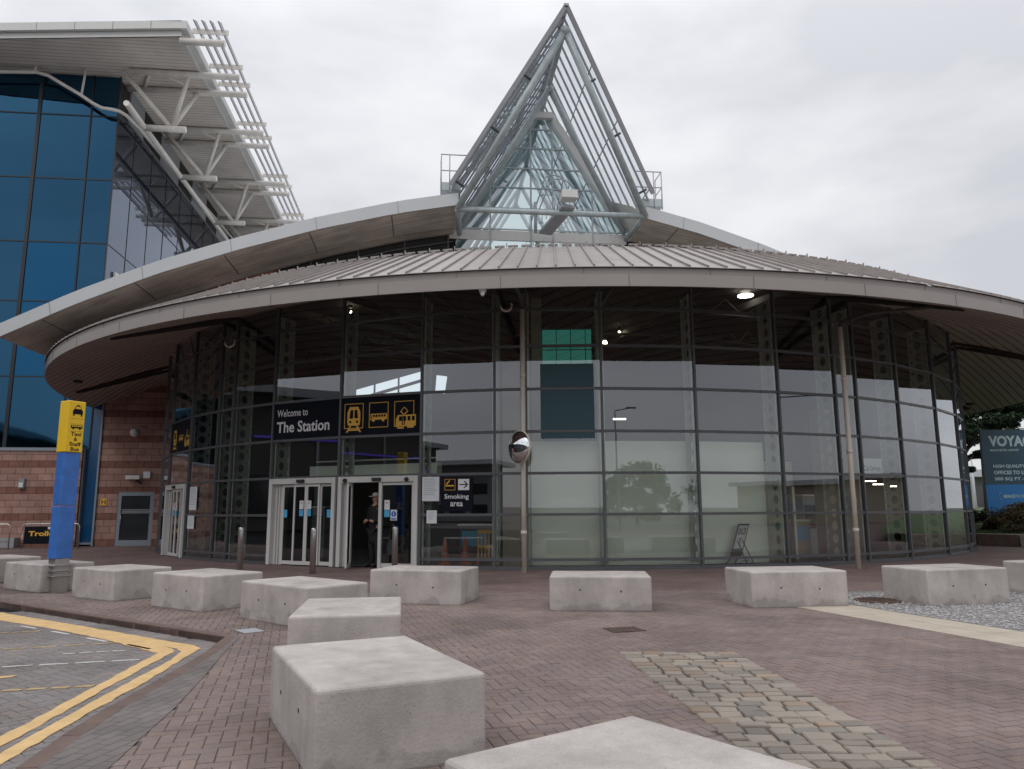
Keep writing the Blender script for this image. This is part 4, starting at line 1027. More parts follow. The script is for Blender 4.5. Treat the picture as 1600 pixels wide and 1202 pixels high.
# ladder with hoops in front of the gable glass
ld = thing('access_ladder', 'folding steel access ladder with hoop guards in front of the skylight glass', 'ladder', BP(4.6, 26, 12))
MB().bar(BP(4.35, 26.9, 11.8), BP(4.85, 24.7, 12.0), .5, .10).build('walkway', M['fin_steel'], ld)
MB().box(4.55, 5.1, 24.3, 24.75, 12.15, 12.45, BT).build('equipment_box', M['panel_white'], ld, bevel=.02)
mb = MB()
for s, (a0, z0) in enumerate(((25.2, 13.0), (26.4, 13.7))):
    pts = [BP(3.85+.3*s*0, a0+.6, 12.0+.3*s)] + [BP(4.62+.36*cos(th_), a0, z0+.22*sin(th_)) for th_ in [pi*(1-i/8) for i in range(9)]] + [BP(4.75, a0+.6, 12.1+.3*s)]
    mb.tube(pts, .022, 6)
mb.tube([BP(3.95, 26.6, 11.7), BP(3.95, 26.6, 12.9)], .06, 8)
for k in range(5): mb.tube([BP(4.15+.1*k, 26.3-.35*k, 12.0), BP(4.15+.1*k, 26.3-.35*k, 12.5)], .015, 5)
mb.build('hoop_guard', M['fin_steel'], ld)

# ================================================================ BLUE OFFICE BUILDING
AF = 36.3; UB = -15.22; UL = -34
of = thing('blue_glass_office', 'tall office block of blue mirror glass with oversailing roof on the left', 'office building', BP(-22, 40, 0))
ZL = [4.33, 7.64, 11.2, 14.1, 17.29, 20.57, 22.7]
UM = [UB, -16.47, -18.85, -21.3, -23.7, -26.1, -28.5, -30.9, UL]
k = 0
for u1, u0 in zip(UM, UM[1:]):
    mb = MB(); mb2 = MB()
    for j, (z0, z1) in enumerate(zip(ZL, ZL[1:])):
        if u0 < -18.9 and abs(z0-11.2) < .1: pass
        q = [random.uniform(-.004, .004) for _ in range(3)]
        tgt = mb2 if (j*3+k*5) % 7 in (1, 4) and j < 4 else mb
        tgt.poly([BP(u0+.02, AF+q[0], z0+.02), BP(u1-.02, AF+q[1], z0+.02), BP(u1-.02, AF+q[2], z1-.02), BP(u0+.02, AF, z1-.02)])
    mb.build('window_glass', M['blue_glass'], of); mb2.build('window_glass', M['blue_glass2'], of); k += 1
for i, u in enumerate(UM):
    w_ = .08 if i % 2 == 0 else .035
    MB().box(u-w_ if i else u-.03, u+w_ if i else u+.03, AF-.05, AF+.03, 4.33, 22.7, BT).build('mullion', M['blue_mull'], of)
for z in ZL[:-1]: MB().box(UL, UB-.03, AF-.03, AF+.02, z-.03, z+.03, BT).build('transom', M['blue_mull'], of)
# strip of glass down to the ground at the corner
MB().poly([BP(-15.3, AF, .15), BP(-14.72, AF, .15), BP(-14.72, AF, 7.64), BP(-15.3, AF, 7.64)]).build('corner_strip_glass', M['spandrel'], of)
MB().box(-14.74, -14.66, AF-.2, AF+.05, .0, 8.0, BT).box(-15.36, -15.3, AF-.22, AF+.0, 0, 4.33, BT).box(-15.3, -14.74, AF-.15, AF+.05, .08, .16, BT).build('corner_strip_frame', M['grey_frame'], of)
# side face
AS = [AF+.03, 38.5, 41.0, 43.4, 45.9, 48.3, 50.8, 53.2, 55.7, 58.1, 62]
for a0, a1 in zip(AS, AS[1:]):
    mb = MB()
    for z0, z1 in zip([7.64, 11.2, 14.1, 17.29], [11.2, 14.1, 17.29, 20.9]):
        q = random.uniform(-.005, .005); mb.poly([BP(UB, a0+.015, z0+.015), BP(UB+q, a1-.015, z0+.015), BP(UB+q, a1-.015, z1-.015), BP(UB, a0+.015, z1-.015)])
    mb.build('side_glass', M['side_glass'], of)
    MB().box(UB-.02, UB+.02, a1-.02, a1+.02, 7.64, 20.9, BT).build('mullion', M['blue_mull'], of)
for z in ZL[1:-1]: MB().box(UB-.02, UB+.022, AF+.03, 62, z-.02, z+.02, BT).build('transom', M['blue_mull'], of)
uw = MB().box(UB-.3, UB+.06, AF+1.2, 62, 20.95, 22.7, BT)
mb = MB()
for k in range(6): mb.box(UB-.1, UB+.1, 39.4+5.8*k, 41.9+5.8*k, 21.0, 22.6, BT)
uw.merge(mb).build('upper_wall', [M['far_grey'], M['interior_dark']], of)
o = thing('wall_vent', 'pale louvred vent panel on the grey side wall above the arched roof', 'vent', BP(UB, 38.4, 12.5))
MB().box(UB+.02, UB+.12, 37.2, 39.9, 11.0, 13.0, BT).build('panel', M['panel_white'], o)
mb = MB()
for z in fr(11.1, 12.9, 12): mb.box(UB+.12, UB+.16, 38.6, 39.85, z, z+.06, BT)
mb.build('louvre', M['interior_beam'], o)
MB().box(UL, UB-.05, AF+.2, 62, 0, 22.6, BT).build('inner_core', M['interior_dark'], of)
# roof
RA, RU, RZ = 32.5, -11.25, 22.74
def rz_(u): return .9*(1-((u+11.2)/14)**2*.25) if u > -25 else .9
us = fr(UL, RU, 14)
def RAf(u): return RA+.1+(-11.3-u)*.125
def arc(u): return .0-.0022*(u+11.2)**2*.9
mb = MB(); mb.poly([BP(UL, RAf(UL)+.1, RZ), BP(RU, RAf(RU)+.1, RZ), BP(RU, 62, RZ), BP(UL, 62, RZ)][::-1], [(UL, RAf(UL)), (RU, RAf(RU)), (RU, 62), (UL, 62)][::-1]); mb.build('roof_soffit', M['blue_soffit'], of)
top = MB(); f1 = MB(); f2 = MB()
for x0, x1 in zip(us, us[1:]):
    z0, z1 = RZ+.46+arc(x0)*.1, RZ+.46+arc(x1)*.1; A0, A1 = RAf(x0), RAf(x1); e = .25 if x1 == RU else 0
    f2.poly([BP(x0, A0, RZ-.02), BP(x1, A1, RZ-.02), BP(x1, A1, z1-.2), BP(x0, A0, z0-.2)])
    f1.poly([BP(x0, A0-.18, z0-.19), BP(x1+e, A1-.18, z1-.19), BP(x1+e, A1-.18, z1+.19), BP(x0, A0-.18, z0+.19)])
    f1.poly([BP(x0, A0-.18, z0-.19), BP(x0, A0, z0-.19), BP(x1, A1, z1-.19), BP(x1, A1-.18, z1-.19)])
    top.poly([BP(x0, A0-.18, z0+.19), BP(x1, A1-.18, z1+.19), BP(x1, 62, z1+.19), BP(x0, 62, z0+.19)])
top.build('roof_covering', M['panel_white'], of); f2.build('fascia_lower', M['panel_white'], of)
MB().box(RU-.02, RU+.25, RA-.07, 62, RZ+.27, RZ+.648, BT).box(RU-.1, RU, RA+.2, 62, RZ-.03, RZ+.26, BT).build('side_fascia', M['panel_white'], of)
mb = MB()
for i in range(9): u = RU-1.35-i*1.72; mb.box(u-.008, u+.008, RAf(u)-.187, RAf(u)-.181, RZ+.22, RZ+.64, BT)
f1.merge(mb).build('fascia_upper', [M['panel_white'], M['joint_grey']], of)
for i in range(4):
    u = -10.6+i*.355
    mb = MB(); mb.prism([(0, 0), (28.5, 0), (28.5, .22), (.45, .22)], -.028, .028, BT @ Matrix(((0, 0, 1, u), (1, 0, 0, 32.0), (0, 1, 0, RZ+.45), (0, 0, 0, 1))))
    mb.build('sunshade_fin', M['fin_steel'], of)
tubes = [32.75, 35.5, 37.1, 41.1, 42.7, 47.9, 49.5, 54.5, 56.1]
for i, a in enumerate(tubes):
    MB().tube([BP((UB if a > 36 else -14.5) if i else RU-.1, a, RZ-.16), BP(RU+1.86, a, RZ-.16)], .155, 12).build('outrigger_tube', M['white_steel'], of)
    MB().box(-10.85, -9.25, a-.02, a+.02, RZ+.25, RZ+.5, BT).box(-10.4, -10.34, a-.02, a+.02, RZ-.1, RZ+.25, BT).box(-9.75, -9.69, a-.02, a+.02, RZ-.1, RZ+.25, BT).build('fin_bracket', M['white_steel'], of)
for i in range(1, 9, 2):
    a0, a1 = tubes[i], tubes[i+1]; am = (a0+a1)/2; zs_ = 20.1
    MB().tube([BP(-13.95, am, zs_), BP(-12.0, am, zs_)], .16, 12).build('stub_tube', M['white_steel'], of)
    for a in (a0, a1):
        MB().tube([BP(-12.65, am, zs_+.05), BP(-11.75, a, RZ-.1)], .11, 8).build('brace', M['white_steel'], of)
    MB().tube([BP(-12.7, am, zs_+.05), BP(-14.85, a0+.2, RZ-.15)], .12, 8).build('brace', M['white_steel'], of)
    MB().tube([BP(-12.0, a1, RZ), BP(-13.2, a0, RZ-.1)], .08, 8).tube([BP(-14.4, a1, RZ-.1), BP(-13.6, a0, RZ-.1)], .08, 8).build('cross_brace', M['white_steel'], of)
MB().tube([BP(-13.95, 34.0, 20.1), BP(-13.95, 62, 20.1)], .14, 12).build('side_rail', M['white_steel'], of)
rail = [(-24, 35.75, 22.3), (-20.8, 35.75, 22.3), (-18.9, 35.75, 22.4), (-18.35, 35.75, 22.27), (-17.6, 35.75, 21.82), (-16.82, 35.75, 21.37), (-16.2, 35.75, 20.95), (-15.74, 35.75, 20.72), (-15.3, 35.75, 20.68), (-15.0, 35.9, 20.68), (-14.86, 36.3, 20.7), (-14.85, 38, 20.9), (-14.85, 46, 21.3), (-14.85, 62, 22.3)]
MB().tube([BP(*p) for p in rail], .085, 8).build('cleaning_rail', M['white_steel'], of)
MB().tube([BP(-18.95, 35.75, 22.4), BP(-18.95, 35.75, RZ)], .06, 6).tube([BP(-16.75, 35.75, 21.35), BP(-16.65, 35.75, RZ)], .055, 6).build('rail_hanger', M['white_steel'], of)
# stone walls
MB().box(UL, -15.36, AF-.35, AF-.02, -.02, 4.22, BT).build('stone_wall', M['stone'], of)
MB().box(UL, -15.34, AF-.4, AF-.0, 4.22, 4.36, BT).build('wall_coping', M['grey_frame'], of)
# right hand stone wall with door opening
wz = MB(); A0_ = AF-.12
wz.box(-14.66, -13.78, A0_, A0_+.25, -.02, 9, BT).box(-12.22, -10.4, A0_, A0_+.25, -.02, 9, BT).box(-13.78, -12.22, A0_, A0_+.25, 2.4, 9, BT)
wz.build('stone_wall', M['stone'], of)
dr = thing('service_door', 'grey framed glass service door with white dotted band in the pink stone wall', 'door', BP(-13, AF, 0))
fr_ = MB(); x0, x1 = -13.78, -12.22
fr_.box(x0, x0+.16, A0_+.02, A0_+.14, 0, 2.4, BT).box(x1-.16, x1, A0_+.02, A0_+.14, 0, 2.4, BT).box(x0+.16, x1-.16, A0_+.02, A0_+.14, 2.22, 2.4, BT).box(x0+.16, x1-.16, A0_+.02, A0_+.14, 0, .25, BT)
fr_.build('frame', M['grey_frame'], dr)
MB().box(x0+.16, x1-.16, A0_+.06, A0_+.10, .25, 2.22, BT).build('door_glass', M['dark_glazing'], dr)
mb = MB()
for r_ in range(3):
    for i in range(14): mb.box(x0+.2+i*.085+(.04 if r_ % 2 else 0), x0+.24+i*.085+(.04 if r_ % 2 else 0), A0_+.052, A0_+.058, 1.44+r_*.07, 1.475+r_*.07, BT)
mb.build('dotted_band', M['sign_white'], dr)
MB().tube([BP(x0+.2, A0_-.04, .95), BP(x0+.2, A0_-.04, 1.35)], .015, 6).build('handle', M['stainless'], dr)
def small(name, lab, cat, fn, mname, loc):
    o = thing(name, lab, cat, loc)
    for nm, mb, mt in fn: mb.build(nm, M[mt], o)
    return o
# wall furniture
small('bulkhead_light', 'small grey bulkhead lamp on the pink stone wall left of the sign post', 'wall light', [('body', MB().box(-17.85, -17.62, AF-.5, AF-.351, 2.55, 2.98, BT), 'grey_frame'), ('lens', MB().box(-17.82, -17.65, AF-.53, AF-.501, 2.6, 2.8, BT), 'panel_white')], None, BP(-17.7, AF-.4, 2.7))
p = BP(-13.15, A0_-.35, 5.05)
small('dome_camera', 'white dome camera on a bracket high on the stone wall above the service door', 'camera', [('dome', MB().lathe([(.05, .16), (.16, .12), (.19, 0), (.15, -.13), (.05, -.2)], c=p, n=14), 'sign_white'), ('bracket', MB().tube([p+Vector((0, 0, .12)), BP(-12.9, A0_-.3, 5.35), BP(-12.75, A0_, 5.3)], .03, 6), 'grey_frame')], None, p)
small('flood_light', 'beige flood light and box on the stone wall just above the service door', 'wall light', [('head', MB().box(-13.4, -12.8, A0_-.35, A0_-.1, 2.95, 3.12, BT), 'panel_white'), ('arm', MB().bar(BP(-13.0, A0_-.12, 2.9), BP(-12.8, A0_, 2.75), .06, .06), 'black'), ('junction_box', MB().box(-12.72, -12.42, A0_-.12, A0_-.001, 3.0, 3.3, BT), 'sign_white')], None, BP(-13, A0_, 3))
hs = small('hydrant_sign', 'small yellow plate with black letter H on the stone wall left of the service door', 'sign', [('plate', MB().box(-14.5, -14.24, A0_-.02, A0_-.001, 1.8, 2.1, BT), 'sign_yellow')], None, BP(-14.4, A0_, 1.9))
TH = BT @ Matrix(((1, 0, 0, -14.46), (0, 0, -1, A0_-.022), (0, 1, 0, 1.85), (0, 0, 0, 1)))
text_mb('H', .18, .2, TH, .003, bold=.02).build('lettering', M['black'], hs)
small('red_cabinet', 'narrow red fire cabinet on the wall beside the far left door', 'fire cabinet', [('body', MB().box(-11.55, -11.3, A0_-.25, A0_-.001, .12, 1.15, BT), 'red'), ('lid', MB().box(-11.57, -11.28, A0_-.27, A0_-.0, 1.15, 1.2, BT), 'red')], None, BP(-11.4, A0_, .1))

# hoop barriers near the wall
def hoop(u0, u1, a, lab, panel=None):
    o = thing('hoop_barrier', lab, 'barrier', BP((u0+u1)/2, a, 0), 'steel hoop barriers by the stone wall')
    h = 1.02; r_ = .12; pts = [BP(u0, a, -.02), BP(u0, a, h-r_), BP(u0+r_*.3, a, h-r_*.3), BP(u0+r_, a, h), BP(u1-r_, a, h), BP(u1-r_*.3, a, h-r_*.3), BP(u1, a, h-r_), BP(u1, a, -.02)]
    MB().tube(pts, .028, 8).tube([BP(u0, a, .3), BP(u1, a, .3)], .02, 6).build('hoop', M['stainless'], o)
    if panel:
        MB().box(u0+.08, u1-.55, a-.02, a+.02, .2, h-.1, BT).build('panel', M[panel], o)
    return o
AH = 34.3
hoop(-21.2, -17.25, AH, 'plain steel hoop barrier at the left edge by the stone wall')
o = hoop(-16.75, -14.5, AH, 'steel hoop barrier with navy panel reading Trolleys, partly behind the sign post', 'navy')
TH = BT @ Matrix(((1, 0, 0, -16.5), (0, 0, -1, AH-.021), (0, 1, 0, .46), (0, 0, 0, 1)))
text_mb('Trolleys', 1.32, .27, TH, .003, bold=.03).build('lettering', M['sign_yellow'], o)
MB().box(-15.75, -15.63, AH-.026, AH-.021, .80, .9, BT).build('emblem', M['sign_white'], o)
MB().box(-21, -17.6, AF-.9, AF-.4, 0, .42, BT).build('low_ledge', M['far_grey'], of)

# ================================================================ SIGN POST (totem)
th = R(62); tx = thing('sign_post', 'tall square sign post, yellow top reading Taxi and Staff Bus over a blue shaft', 'sign post', (-8.77, 14.95, 0))
TT = Matrix.Translation((-8.77, 14.95, 0)) @ Matrix.Rotation(th, 4, 'Z')
w_, d_ = .162, .125
MB().box(-w_+.02, w_-.02, -d_+.02, d_-.02, -.01, .62, TT).build('steel_foot', M['stainless'], tx)
mb = MB()
for z in (.28, .38, .48): mb.box(-w_-.03, w_+.03, -d_-.03, d_+.03, z, z+.03, TT)
mb.build('foot_band', M['stainless'], tx, bevel=.01)
MB().box(-w_, w_, -d_, d_, .62, 1.615, TT).build('blue_panel', M['totem_blue'], tx, bevel=.012)
MB().box(-w_, w_, -d_, d_, 1.63, 2.66, TT).build('blue_panel', M['totem_blue'], tx, bevel=.012)
MB().box(-w_-.015, w_+.015, -d_-.015, d_+.015, 2.665, 3.68, TT).build('yellow_head', M['totem_yellow'], tx, bevel=.015)
TF = TT @ Matrix(((1, 0, 0, 0), (0, 0, -1, -d_-.015), (0, 1, 0, 0), (0, 0, 0, 1)))
for i, (s_, wd, y_) in enumerate((('Taxi', .21, 2.99), ('&', .07, 2.89), ('Staff', .235, 2.79), ('Bus', .165, 2.69))):
    text_mb(s_, wd, .075 if s_ != '&' else .07, TF @ Matrix.Translation((-wd/2+.02, y_, 0)), .003, bold=.02).build('lettering', M['navy'], tx)
mb = MB(); mw = MB()
def PF(pts, z, mb): mb.poly([TF @ Vector((p[0]*.85+.02, p[1], z)) for p in pts])
PF([(-.12, 3.42), (.12, 3.42), (.12, 3.49), (.085, 3.52), (.06, 3.58), (-.06, 3.58), (-.085, 3.52), (-.12, 3.49)], .003, mb)
PF([(-.11, 3.38), (-.075, 3.38), (-.075, 3.43), (-.11, 3.43)], .004, mb); PF([(.075, 3.38), (.11, 3.38), (.11, 3.43), (.075, 3.43)], .004, mb); PF([(-.035, 3.585), (.035, 3.585), (.03, 3.605), (-.03, 3.605)], .003, mb)
PF([(-.07, 3.525), (.07, 3.525), (.05, 3.567), (-.05, 3.567)], .006, mw)
PF([(-.14, 3.14), (.14, 3.14), (.14, 3.2), (-.14, 3.2)], .003, mb)
for k in range(5): PF([(-.12+.05*k, 3.168), (-.085+.05*k, 3.168), (-.085+.05*k, 3.19), (-.12+.05*k, 3.19)], .006, mw)
for c_ in (-.08, .08): PF([(c_+.025*cos(k*pi/4), 3.138+.025*sin(k*pi/4)) for k in range(8)], .0035, mb)
mb.build('transport_symbol', M['navy'], tx); mw.build('symbol_window', M['totem_yellow'], tx)
mb = MB()
for y_ in (3.33, 3.08, 3.22): mb.box(-.12, .155, y_, y_+.004, .001, .003, TF)
mb.build('symbol_border', M['kerb'], tx)

# ================================================================ BOLLARDS, DOWNPIPES, MIRROR
def bollard(x, y, lab, h=1.1):
    o = thing('bollard', lab, 'bollard', (x, y, -.01), 'steel bollards outside the glass front')
    MB().lathe([(.075, 0), (.075, h-.04), (.068, h-.01), (.05, h)], c=(x, y, -.01), n=16).build('post', M['stainless'], o)
    MB().lathe([(.079, h-.11), (.079, h-.095)], c=(x, y, -.01), n=16).build('band', M['grey_frame'], o)
bollard(-7.13, 20.2, 'steel bollard left of the closed sliding door')
bollard(-4.90, 18.95, 'steel bollard in front of the closed sliding door')
bollard(-3.05, 19.95, 'steel bollard in front of the open door beside the carrier bag')
bollard(-9.6, 24.6, 'thin steel bollard beside the far left door, nearer the camera', 1.0)
bollard(-10.6, 26.0, 'thin steel bollard beside the far left door, farther back', 1.0)
def downpipe(x, y, ztop, phi, lab):
    o = thing('downpipe', lab, 'drainpipe', (x, y, 0), 'cream drainpipes from the canopy to the ground')
    MB().lathe([(.062, -.01), (.062, ztop)], c=(x, y, 0), n=14).build('pipe', M['pipe_white'], o)
    for z in (.9, 2.9, 4.8): MB().lathe([(.076, 0), (.076, .1)], c=(x, y, z), n=14).build('collar', M['pipe_white'], o)
    for z in (1.35, 4.75, 6.0): MB().bar((x, y, z), cp(phi, RG+.06, z), .03, .03).build('bracket', M['grey_frame'], o)
    q0 = Vector((x, y, ztop)); q1 = cp(phi, RE-.9, 6.55); d = (q1-q0)
    MB().tube([q0, q0+Vector((0, 0, .12)), q0+d*.3+Vector((0, 0, .2)), q1], .05, 8).build('swan_neck', M['interior_beam'], o)
    return o
downpipe(.27, 18.75, 6.55, -5.4, 'cream drainpipe at the centre left carrying the round mirror')
downpipe(8.72, 19.55, 6.25, 26, 'cream drainpipe in front of the right hand windows')
# hooked pipe ends under the canopy
for (px, py, Y, lab) in ((791, 478, 18.2, 'hooked pipe end hanging under the canopy left of the centre drainpipe'), (359, 535, 21.0, 'hooked pipe end hanging under the canopy at the left')):
    p = atY(px, py, Y); o = thing('hooked_pipe', lab, 'pipe', p)
    MB().tube([p+Vector((.14*cos(t_), 0, .14*sin(t_))) for t_ in [pi*(.9+i*.14) for i in range(10)]], .025, 6).build('hook', M['pipe_white'], o)
    MB().tube([p+Vector((-.14, 0, .05)), p+Vector((-.25, -.2, .35))], .02, 6).build('stem', M['interior_beam'], o)
mp_ = Vector((.18, 18.52, 3.02)); mo = thing('convex_mirror', 'round convex traffic mirror strapped to the centre drainpipe', 'mirror', mp_)
TM = Matrix.Translation(mp_) @ Matrix.Rotation(R(-52), 4, 'Z') @ Matrix.Rotation(R(90), 4, 'X')
rr = .40
MB().lathe([(rr*cos(t_*pi/2/8), .16*sin(t_*pi/2/8)) for t_ in range(8)]+[(.01, .16)], n=28, T=TM).build('mirror_face', M['mirror'], mo)
MB().lathe([(.05, -.09), (rr*.8, -.06), (rr+.015, -.02), (rr+.015, .02), (rr-.01, .021)], n=28, T=TM).build('backing', M['pipe_white'], mo)
MB().bar(mp_+Vector((.03, .05, 0)), (.27, 18.75, 3.02), .05, .05).build('clamp', M['stainless'], mo)
# canopy cameras
for (px, py, Y, lab) in ((754, 454, 15.9, 'white camera under the canopy edge above the smoking sign'), (1541, 490, 20.5, 'white camera under the canopy edge at the right'), (139, 537, 24.6, 'white camera under the canopy edge at the far left')):
    p = atY(px, py, Y); o = thing('canopy_camera', lab, 'camera', p, 'white cameras under the canopy edge')
    MB().box(p.x-.08, p.x+.08, p.y-.1, p.y+.1, p.z-.02, p.z+.08).build('housing', M['sign_white'], o, bevel=.015)
    MB().lathe([(.02, -.13), (.05, -.09), (.055, -.02)], c=p, n=12).build('lens', M['sign_white'], o)
for (px, py, Y, lab) in ((122, 553, 23.8, 'dark flush downlight in the left canopy soffit, upper'), (122, 597, 27.0, 'dark flush downlight in the left canopy soffit, lower'), (1516, 632, 31, 'dark flush downlight in the right canopy soffit')):
    p = atY(px, py, Y); o = thing('soffit_downlight', lab, 'ceiling lamp', p, 'unlit downlights in the canopy soffit')
    MB().lathe([(.16, -.03), (.17, .05)], c=p, n=16).build('rim', M['black'], o)
    MB().lathe([(.12, -.035), (.12, -.031)], c=p, n=16).build('lens', M['interior_beam'], o)
# iron covers
o = thing('round_cover', 'round rusty iron cover set in the gravel', 'manhole cover', (5.95, 12.75, .012))
MB().lathe([(.36, -.02), (.36, .012), (.33, .014)], c=(5.95, 12.75, .01), n=28).build('plate', M['rust'], o)
mb = MB()
for k in range(-3, 4): mb.box(5.95-.3*cos(k*.4), 5.95+.3*cos(k*.4), 12.75+k*.09-.012, 12.75+k*.09+.012, .024, .034)
mb.build('rib', M['rust'], o)
def drain(x, y, a, w_, d_, lab):
    o = thing('drain_grate', lab, 'drain', (x, y, .006)); T = Matrix.Translation((x, y, .004)) @ Matrix.Rotation(a, 4, 'Z')
    MB().box(-w_, w_, -d_, d_, -.01, .0, T).build('pit', M['black'], o)
    mb = MB().box(-w_, w_, -d_, -d_+.03, .0005, .008, T).box(-w_, w_, d_-.03, d_, .0005, .008, T)
    for k in range(8): q = -w_+.02+(2*w_-.04)*k/7; mb.box(q-.018, q+.018, -d_+.03, d_-.03, .0005, .007, T)
    mb.build('bars', M['rust'], o)
drain(1.40, 9.9, R(16), .22, .17, 'rectangular iron drain grate in the paving near the centre')
o = thing('access_cover', 'small square steel cover in the paving near the kerb corner', 'cover', (-3.35, 9.95, .004))
T = Matrix.Translation((-3.35, 9.98, 0)) @ Matrix.Rotation(R(40), 4, 'Z')
MB().box(-.13, .13, -.17, .17, -.008, .006, T).build('plate', M['far_grey'], o); MB().box(-.15, .15, -.19, .19, -.012, .002, T).build('rim', M['rust'], o)

# frame sign inside the window
p = cp(13.3, RG-.45); fs = thing('frame_sign', 'black frame sign reading SPACES standing behind the glass in front of the pale partition', 'sign', (p.x, p.y, .02))
TS = Matrix.Translation((p.x, p.y, .05)) @ Matrix.Rotation(R(28), 4, 'Z') @ Matrix(((.48, 0, .42, 0), (0, 1, 0, 0), (0, 0, 1, 0), (0, 0, 0, 1)))
mb = MB().box(-.4, -.36, -.015, .015, .15, 1.05, TS).box(.36, .4, -.015, .015, .15, 1.05, TS).box(-.36, .36, -.015, .015, 1.01, 1.05, TS).box(-.36, .36, -.015, .015, .2, .4, TS)
mb.build('frame', M['black'], fs)
MB().box(-.36, .36, -.006, .006, .4, 1.01, TS).build('panel', M['paper'], fs)
TL = TS @ Matrix(((1, 0, 0, -.29), (0, 0, -1, -.008), (0, 1, 0, .76), (0, 0, 0, 1)))
text_mb('SPACES', .58, .17, TL, .002, bold=.02).build('lettering', M['black'], fs)
MB().box(-.05, -.02, -.012, -.009, .5, .68, TS).box(.03, .06, -.012, -.009, .5, .68, TS).box(-.02, .03, -.012, -.009, .65, .68, TS).build('symbol', M['black'], fs)
mb = MB()
for x in (-.2, .16): mb.bar(TS @ Vector((x, 0, .2)), Vector((p.x+x*.8-.1, p.y+x*.3, .03)), .02, .02).bar(TS @ Vector((x, 0, .62)), Vector((p.x+x*.6+.52, p.y+x*.3+.2, .03)), .022, .022)
mb.bar((p.x+.25, p.y+.1, .12), (p.x+.48, p.y+.2, .14), .015, .015).build('leg', M['black'], fs)

# things stored inside, seen low through the glass right of the doors
def cone(x, y, lab, s=1):
    o = thing('traffic_cone', lab, 'traffic cone', (x, y, .02), 'orange traffic cones stored inside')
    MB().box(x-.17, x+.17, y-.17, y+.17, .015, .05).build('base', M['orange'], o)
    MB().lathe([(.13, .05), (.03, .75*s), (.02, .76*s)], c=(x, y, 0), n=14).build('cone', M['orange'], o)
    MB().lathe([(.095, .3*s), (.07, .45*s)], c=(x, y, 0), n=14).build('sleeve', M['sign_white'], o)
cone(-1.9, 21.6, 'orange traffic cone inside, nearest the small paper notice'); cone(-1.35, 21.9, 'orange traffic cone inside, in the middle of the pane')
bo = thing('folding_barrier', 'orange and yellow plastic barrier stored inside behind the glass', 'barrier', (-.75, 21.8, .02))
mb = MB().box(-1.0, -.45, 21.78, 21.82, .85, .95).box(-1.0, -.45, 21.78, 21.82, .45, .52)
for k in range(6): mb.box(-1.0+.1*k, -.96+.1*k, 21.785, 21.815, .1, .85)
mb.build('panel', M['sign_yellow'], bo)
MB().box(-1.02, -.94, 21.6, 22.0, .02, .1).box(-.5, -.42, 21.6, 22.0, .02, .1).build('foot', M['orange'], bo)

